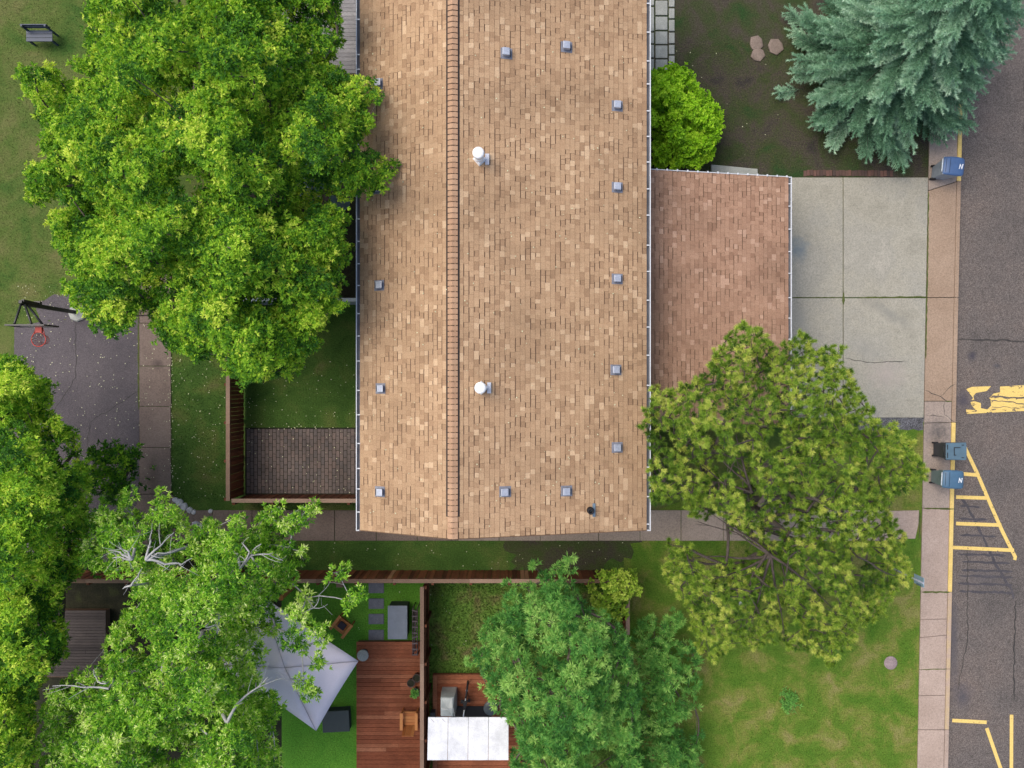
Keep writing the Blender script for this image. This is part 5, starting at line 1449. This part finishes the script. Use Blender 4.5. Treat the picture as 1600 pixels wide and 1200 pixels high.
mb.box(fb.x - 0.1, fb.x + 0.1, fb.y - 0.06, fb.y + 0.06, 0, 0.16); mb.box(fb.x - 0.12, fb.x + 0.12, fb.y - 0.075, fb.y + 0.075, 0.16, 0.19)
tag(mb.build('wooden_block', M['fence_rail'], bevel=0.006), 'small pale wooden block on the turf against the long fence', 'block')
pp = P(449, 925, 1.0)
mb = MB(); mb.tone = 0.9
post = thing('wooden_post', 'upright orange brown wooden post among leaves near the long fence', 'post', (pp.x, pp.y, 0))
mb.box(pp.x - 0.06, pp.x + 0.06, pp.y - 0.06, pp.y + 0.06, 0, 1.75); mb.build('shaft', M['chairwood'], post)
mb = MB(); mb.tone = 0.6; mb.box(pp.x - 0.075, pp.x + 0.075, pp.y - 0.075, pp.y + 0.075, 1.75, 1.79); mb.build('post_cap', M['chairwood'], post)

# ------------------------------------------------------------------ things on the right-hand deck
p = P(700, 1103, 1.1)
bbq = thing('covered_grill', 'grill under a creased silver grey cover on the dark deck', 'grill', (p.x, p.y, 0.25))
M['cover'] = surface('silver_cover', [(0.3, (0.26, 0.29, 0.30)), (0.7, (0.40, 0.44, 0.44))], [(0.3, 0.85), (0.7, 1.1)], 3, 30, 0.45, 0.2, 0.5, 'object')
mb = MB()
lv = [(-0.27, 0.25, -0.37, 0.33, 0.02), (-0.26, 0.24, -0.36, 0.32, 0.55), (-0.25, 0.21, -0.35, 0.30, 0.82)]
vs = []
for x0, x1, y0, y1, z in lv: vs += [(x0, y0, z), (x1, y0, z), (x1, y1, z), (x0, y1, z)]
vs += [(-0.24, -0.33, 0.90), (0.17, -0.33, 0.92), (0.18, -0.02, 0.98), (0.0, -0.05, 0.93), (-0.24, -0.02, 0.97), (0.14, 0.28, 0.88), (-0.24, 0.28, 0.87)]
fs = []
for i in range(2):
    for k in range(4):
        k2 = (k + 1) % 4; fs.append((i * 4 + k, i * 4 + k2, i * 4 + 4 + k2, i * 4 + 4 + k))
fs += [(8, 9, 13, 12), (9, 10, 17, 14, 13), (10, 11, 18, 17), (11, 8, 12, 16, 18), (12, 13, 14, 15, 16), (16, 15, 14, 17, 18)]
mb.add(vs, fs); mb.build('cover', M['cover'], bbq, local=True, bevel=0.02)
mb = MB(); mb.tube([(-0.22, -0.04, 0.985), (-0.02, -0.07, 0.955), (0.17, -0.03, 0.995)], 0.008, 6); mb.tube([(0.19, -0.03, 0.98), (0.225, -0.35, 0.85), (0.24, -0.36, 0.4)], 0.008, 6); mb.build('piping', M['white'], bbq, local=True)
p = P(673, 1118, 0.5)
mb = MB(); mb.box(p.x - 0.0, p.x + 0.14, p.y - 0.3, p.y + 0.12, 0.25, 0.55); mb.box(p.x - 0.01, p.x + 0.15, p.y - 0.31, p.y + 0.13, 0.551, 0.59)
tag(mb.build('crate', M['box'], bevel=0.006), 'small dark crate squeezed between divider fence and covered grill', 'crate')

p = P(727, 1098, 0.4)
bike = thing('bicycle', 'black bicycle with silver frame leaning on the dark deck beside the grill', 'bicycle', (p.x, p.y, 0.25), rz=R(-97))
def wheel(x):
    mb = MB(); mb.tube([(x + 0.31 * math.cos(a), 0, 0.33 + 0.31 * math.sin(a)) for a in [2 * math.pi * k / 24 for k in range(25)]], 0.028, 8, False)
    wv = mb.build('wheel', M['rubber'], bike, local=True)
    mb = MB()
    for k in range(12):
        a = 2 * math.pi * k / 12; mb.tube([(x, 0, 0.33), (x + 0.29 * math.cos(a), 0, 0.33 + 0.29 * math.sin(a))], 0.004, 4, False)
    mb.tube([(x, -0.04, 0.33), (x, 0.04, 0.33)], 0.025, 8); mb.build('spokes', M['vent'], wv, local=True)
wheel(-0.5); wheel(0.53)
M['silver'] = plain('silver_paint', (0.62, 0.64, 0.67), 0.3, 0.5, metal=0.4)
mb = MB()
for a, b in (((-0.2, 0.8), (0.4, 0.82)), ((-0.15, 0.32), (0.4, 0.72)), ((-0.22, 0.85), (-0.12, 0.3)), ((-0.2, 0.8), (-0.5, 0.33)), ((-0.12, 0.3), (-0.5, 0.33)), ((0.38, 0.92), (0.53, 0.33))):
    mb.tube([(a[0], 0, a[1]), (b[0], 0, b[1])], 0.022, 8)
mb.build('frame', M['silver'], bike, local=True)
mb = MB(); mb.add([(-0.36, -0.08, 0.93), (-0.2, -0.05, 0.93), (-0.06, -0.02, 0.92), (-0.06, 0.02, 0.92), (-0.2, 0.05, 0.93), (-0.36, 0.08, 0.93), (-0.36, -0.07, 0.88), (-0.06, 0, 0.88), (-0.36, 0.07, 0.88)], [(0, 1, 2, 3, 4, 5), (6, 7, 2, 1, 0), (8, 5, 4, 3, 7), (0, 5, 8, 6), (6, 8, 7), (2, 7, 3)]); mb.build('saddle', M['rubber'], bike, local=True)
mb = MB(); mb.tube([(0.36, -0.26, 1.0), (0.40, -0.15, 1.02), (0.38, 0.0, 0.98), (0.40, 0.15, 1.02), (0.36, 0.26, 1.0)], 0.015, 8); mb.tube([(0.38, 0, 0.9), (0.38, 0, 0.98)], 0.016, 8); mb.build('handlebar', M['black'], bike, local=True)
mb = MB(); mb.tube([(-0.14, -0.09, 0.42), (-0.14, -0.06, 0.3), (-0.14, 0.06, 0.3), (-0.1, 0.09, 0.18)], 0.012, 6); mb.box(-0.2, -0.08, -0.16, -0.08, 0.42, 0.44); mb.box(-0.16, -0.04, 0.08, 0.16, 0.16, 0.18); mb.build('pedals', M['black'], bike, local=True)

p = P(767, 1108, 0.8)
ft = thing('fire_table', 'round charcoal patio table beside the white awning', 'table', (p.x, p.y, 0.25))
mb = MB(); mb.lathe([(0.001, 0.5), (0.23, 0.5), (0.255, 0.48), (0.255, 0.44), (0.001, 0.44)], n=28); mb.build('table_top', plain('charcoal_top', (0.06, 0.075, 0.08), 0.4), ft, local=True)
for k in range(3):
    a = 2.1 * k; mb = MB(); mb.tube([(0.05 * math.cos(a), 0.05 * math.sin(a), 0.44), (0.2 * math.cos(a), 0.2 * math.sin(a), 0.0)], 0.016, 8); mb.build('leg', M['black'], ft, local=True)
p0, p1 = P(705, 1103, .25), P(768, 1135, .25)
mb = MB(); mb.box(p0.x, p1.x, p1.y - 0.3, p0.y, 0.256, 0.268)
tag(mb.build('mat', plain('black_mat_fabric', (0.012, 0.012, 0.014), 0.9), bevel=0.003), 'black mat lying on the dark deck between bicycle and round table', 'mat')
aw0, aw1 = P(669, 1121, 2.4), P(795, 1182, 2.4)
awn = thing('awning', 'white awning roof at the bottom edge over the dark deck', 'awning', ((aw0.x + aw1.x) / 2, (aw0.y + aw1.y) / 2, 0))
M['awn'] = surface('white_roofing', [(0.3, (0.46, 0.48, 0.52)), (0.55, (0.66, 0.68, 0.72)), (0.7, (0.72, 0.74, 0.78))], [(0.3, 0.85), (0.7, 1.06)], 1.6, 30, 0.5, 0.1)
n = 4
for i in range(n):
    x0 = aw0.x + (aw1.x - aw0.x) * i / n; x1 = aw0.x + (aw1.x - aw0.x) * (i + 1) / n - 0.012
    mb = MB(); mb.hexa([(x0, aw1.y, 2.62), (x1, aw1.y, 2.62), (x1, aw0.y, 2.36), (x0, aw0.y, 2.36), (x0, aw1.y, 2.65), (x1, aw1.y, 2.65), (x1, aw0.y, 2.39), (x0, aw0.y, 2.39)])
    mb.build('roof_panel', M['awn'], awn)
for x in (aw0.x + 0.08, aw1.x - 0.08):
    mb = MB(); mb.box(x - 0.04, x + 0.04, aw1.y + 0.04, aw1.y + 0.12, 0.0, 2.36); mb.build('post', M['white'], awn)
for i, (x0, x1) in enumerate(((0.1, 0.8), (0.45, 1.3))):
    mb = MB(); mb.tube([(aw0.x + x0, aw0.y - 0.05, 2.402), (aw0.x + x1, aw0.y - 0.75, 2.49)], 0.008, 5); mb.build('crease', M['seam'], awn)

# ------------------------------------------------------------------ sign, utility box, rocks and other small things
q = P(1374, 878); tp = P(1441, 911, 2.55)
sg = thing('street_sign', 'pale blue metal sign on a thin post at the lawn edge by the sidewalk', 'sign', (q.x, q.y, 0))
mb = MB(); mb.tube([(q.x, q.y, -0.1), (q.x, q.y, 3.0)], 0.03, 8); mb.build('post', M['vent'], sg)
M['signblue'] = plain('pale_blue_plate', (0.26, 0.38, 0.46), 0.4)
mb = MB(); mb.box(q.x + 0.032, q.x + 0.05, q.y - 0.15, q.y + 0.15, 2.35, 2.95); mb.build('plate', M['signblue'], sg)
mb = MB(); mb.box(q.x + 0.03, q.x + 0.055, q.y - 0.16, q.y - 0.1, 2.5, 2.8); mb.build('bracket', M['flash'], sg)
p = P(352, 866)
ub = thing('utility_box', 'teal green metal utility box on the grass behind the silver branches', 'utility box', (p.x, p.y, 0))
M['teal'] = plain('teal_metal', (0.06, 0.19, 0.19), 0.5)
mb = MB(); mb.box(p.x - 0.22, p.x + 0.22, p.y - 0.16, p.y + 0.16, -0.02, 0.55); mb.build('cabinet', M['teal'], ub)
mb = MB(); mb.box(p.x - 0.24, p.x + 0.24, p.y - 0.18, p.y + 0.18, 0.551, 0.61); mb.build('lid', M['teal'], ub, bevel=0.02)
def rock(mb, c, r, flat=0.5):
    n = 7; a0 = random.random() * 6
    ring1 = [(c[0] + r * random.uniform(.75, 1.1) * math.cos(a0 + 6.283 * k / n), c[1] + r * random.uniform(.75, 1.1) * math.sin(a0 + 6.283 * k / n), 0.0) for k in range(n)]
    top = [(c[0] + (x - c[0]) * .72, c[1] + (y_ - c[1]) * .72, r * flat * random.uniform(.8, 1.1)) for x, y_, _ in ring1]
    base = [(x, y_, -0.05) for x, y_, _ in ring1]
    mid_ = [(x, y_, r * flat * .6) for x, y_, _ in ring1]
    vs = base + mid_ + top; fs = []
    for l in (0, 1):
        for k in range(n):
            k2 = (k + 1) % n; fs.append((l * n + k, l * n + k2, (l + 1) * n + k2, (l + 1) * n + k))
    fs.append(tuple(2 * n + k for k in range(n)))
    mb.add(vs, fs)
ROCKL = ['pale rock at the lawn strip corner, first of the curved row', 'pale rock second in the curved row after the lawn strip corner', 'biggest pale rock in the middle of the curved row', 'pale rock fourth in the curved row beside the path bend', 'small pale rock ending the curved row beside the path bend', 'tiny pale rock lying alone on the grass edge of the footpath', 'pale rock on the footpath side, left of its close group', 'pale rock on the footpath side, right of its close group', 'pale rock on the footpath side, lowest of its close group']
rocks = [(274, 781, .12), (281, 785, .14), (288, 792, .16), (296, 797, .13), (303, 800, .1), (329, 799, .09), (307, 820, .16), (317, 822, .14), (313, 829, .12)]
for i, (x, y, r_) in enumerate(rocks):
    mb = MB(); rock(mb, P(x, y), r_); tag(mb.build('rock', M['whiterock'], bevel=0.015), ROCKL[i], 'rock', 'pale rocks at the path corner')
for i, (x, y, r_, lb) in enumerate([(1182, 68, .28, 'brown flagstone at the top of the garden soil, upper of the pair'), (1183, 86, .27, 'brown flagstone in the garden soil below the other flagstone'), (1212, 72, .3, 'brown flagstone in the garden soil nearest the spruce')]):
    mb = MB(); rock(mb, P(x, y), r_, 0.2); tag(mb.build('flagstone', M['rock'], bevel=0.01), lb, 'stone', 'flagstones in the garden bed')
p = P(1392, 1036)
mb = MB(); mb.lathe([(0.001, 0.008), (0.21, 0.008), (0.235, -0.005), (0.24, -0.05)], (p.x, p.y, 0.0), 28)
M['disc'] = surface('pinkish_disc', [(0.3, (0.22, 0.17, 0.17)), (0.7, (0.32, 0.25, 0.25))], [(0.3, 0.7), (0.7, 1.2)], 5, 30)
tag(mb.build('access_cover', M['disc']), 'round pinkish access cover set in the front lawn', 'cover')
C = to_world(np.array([1231, 1092]) + rng.normal(0, 7.5, (90, 2)) * np.array([1, 1.1]), 0.0); C[:, 2] = rng.uniform(0.02, 0.14, 90)
A = rng.normal(0, 0.5, (90, 3)) + np.array([0, 0, 1.0]); A /= np.linalg.norm(A, axis=1, keepdims=True)
V, F, T = leaves_mesh('x', C, A, 8, 0.12, 0.03, 0.9, None, np.full(90, 0.6))
rt = thing('ground_plant', 'low blue green plant patch alone in the front lawn', 'plant', P(1231, 1092)); link('foliage', np_mesh('foliage', V - np.array(rt.location), F, M['leaf_teal'], T), rt)
p = P(1156, 943)
mb = MB(); mb.prism([(p.x - .09, p.y - .05), (p.x + .02, p.y - .09), (p.x + .1, p.y), (p.x + .03, p.y + .08), (p.x - .07, p.y + .06)], 0.0, 0.05)
tag(mb.build('paper_scrap', M['white'], bevel=0.02), 'crumpled white scrap lying on the lawn under the pine', 'litter')

# parasol, chair and table glimpsed between the big tree and the house
p = P(516, 300, 2.2)
um = thing('patio_parasol', 'blue grey patio parasol half hidden between the ash tree and house', 'parasol', (p.x - 0.6, p.y + 0.2, 0))
M['parasol'] = plain('blue_grey_fabric', (0.10, 0.15, 0.19), 0.8, vary=0.15)
for k in range(8):
    a, b = 2 * math.pi * k / 8 + .3, 2 * math.pi * (k + 1) / 8 + .3
    mb = MB(); mb.add([(0, 0, 2.5), (1.35 * math.cos(a), 1.35 * math.sin(a), 2.05), (1.27 * math.cos((a + b) / 2), 1.27 * math.sin((a + b) / 2), 2.07), (1.35 * math.cos(b), 1.35 * math.sin(b), 2.05)], [(0, 1, 2), (0, 2, 3)])
    o = mb.build('fabric_panel', M['parasol'], um, local=True); s_ = o.modifiers.new('thick', 'SOLIDIFY'); s_.thickness = 0.01
mb = MB(); mb.tube([(0, 0, 0), (0, 0, 2.5)], 0.025, 8); mb.lathe([(0.25, 0), (0.25, 0.06), (0.03, 0.1)], n=16); mb.build('pole', M['black'], um, local=True)
p = P(62, 56, 0.4)
bn = thing('garden_bench', 'dark blue garden bench at the top left edge of the lawn', 'bench', (p.x, p.y, 0))
M['navy'] = plain('navy_paint', (0.035, 0.05, 0.085), 0.5)
for i in range(3):
    mb = MB(); mb.box(-0.45, 0.45, -0.2 + i * 0.13, -0.085 + i * 0.13, 0.4, 0.43); mb.build('seat_slat', M['navy'], bn, local=True)
for i in range(2):
    mb = MB(); mb.box(-0.45, 0.45, 0.21, 0.235, 0.52 + i * 0.15, 0.64 + i * 0.15); mb.build('back_slat', M['navy'], bn, local=True)
for s_ in (-1, 1):
    mb = MB(); mb.box(s_ * 0.4 - .03, s_ * 0.4 + .03, -0.18, -0.12, 0, 0.4); mb.box(s_ * 0.4 - .03, s_ * 0.4 + .03, 0.15, 0.205, 0, 0.8); mb.build('leg', M['navy'], bn, local=True)
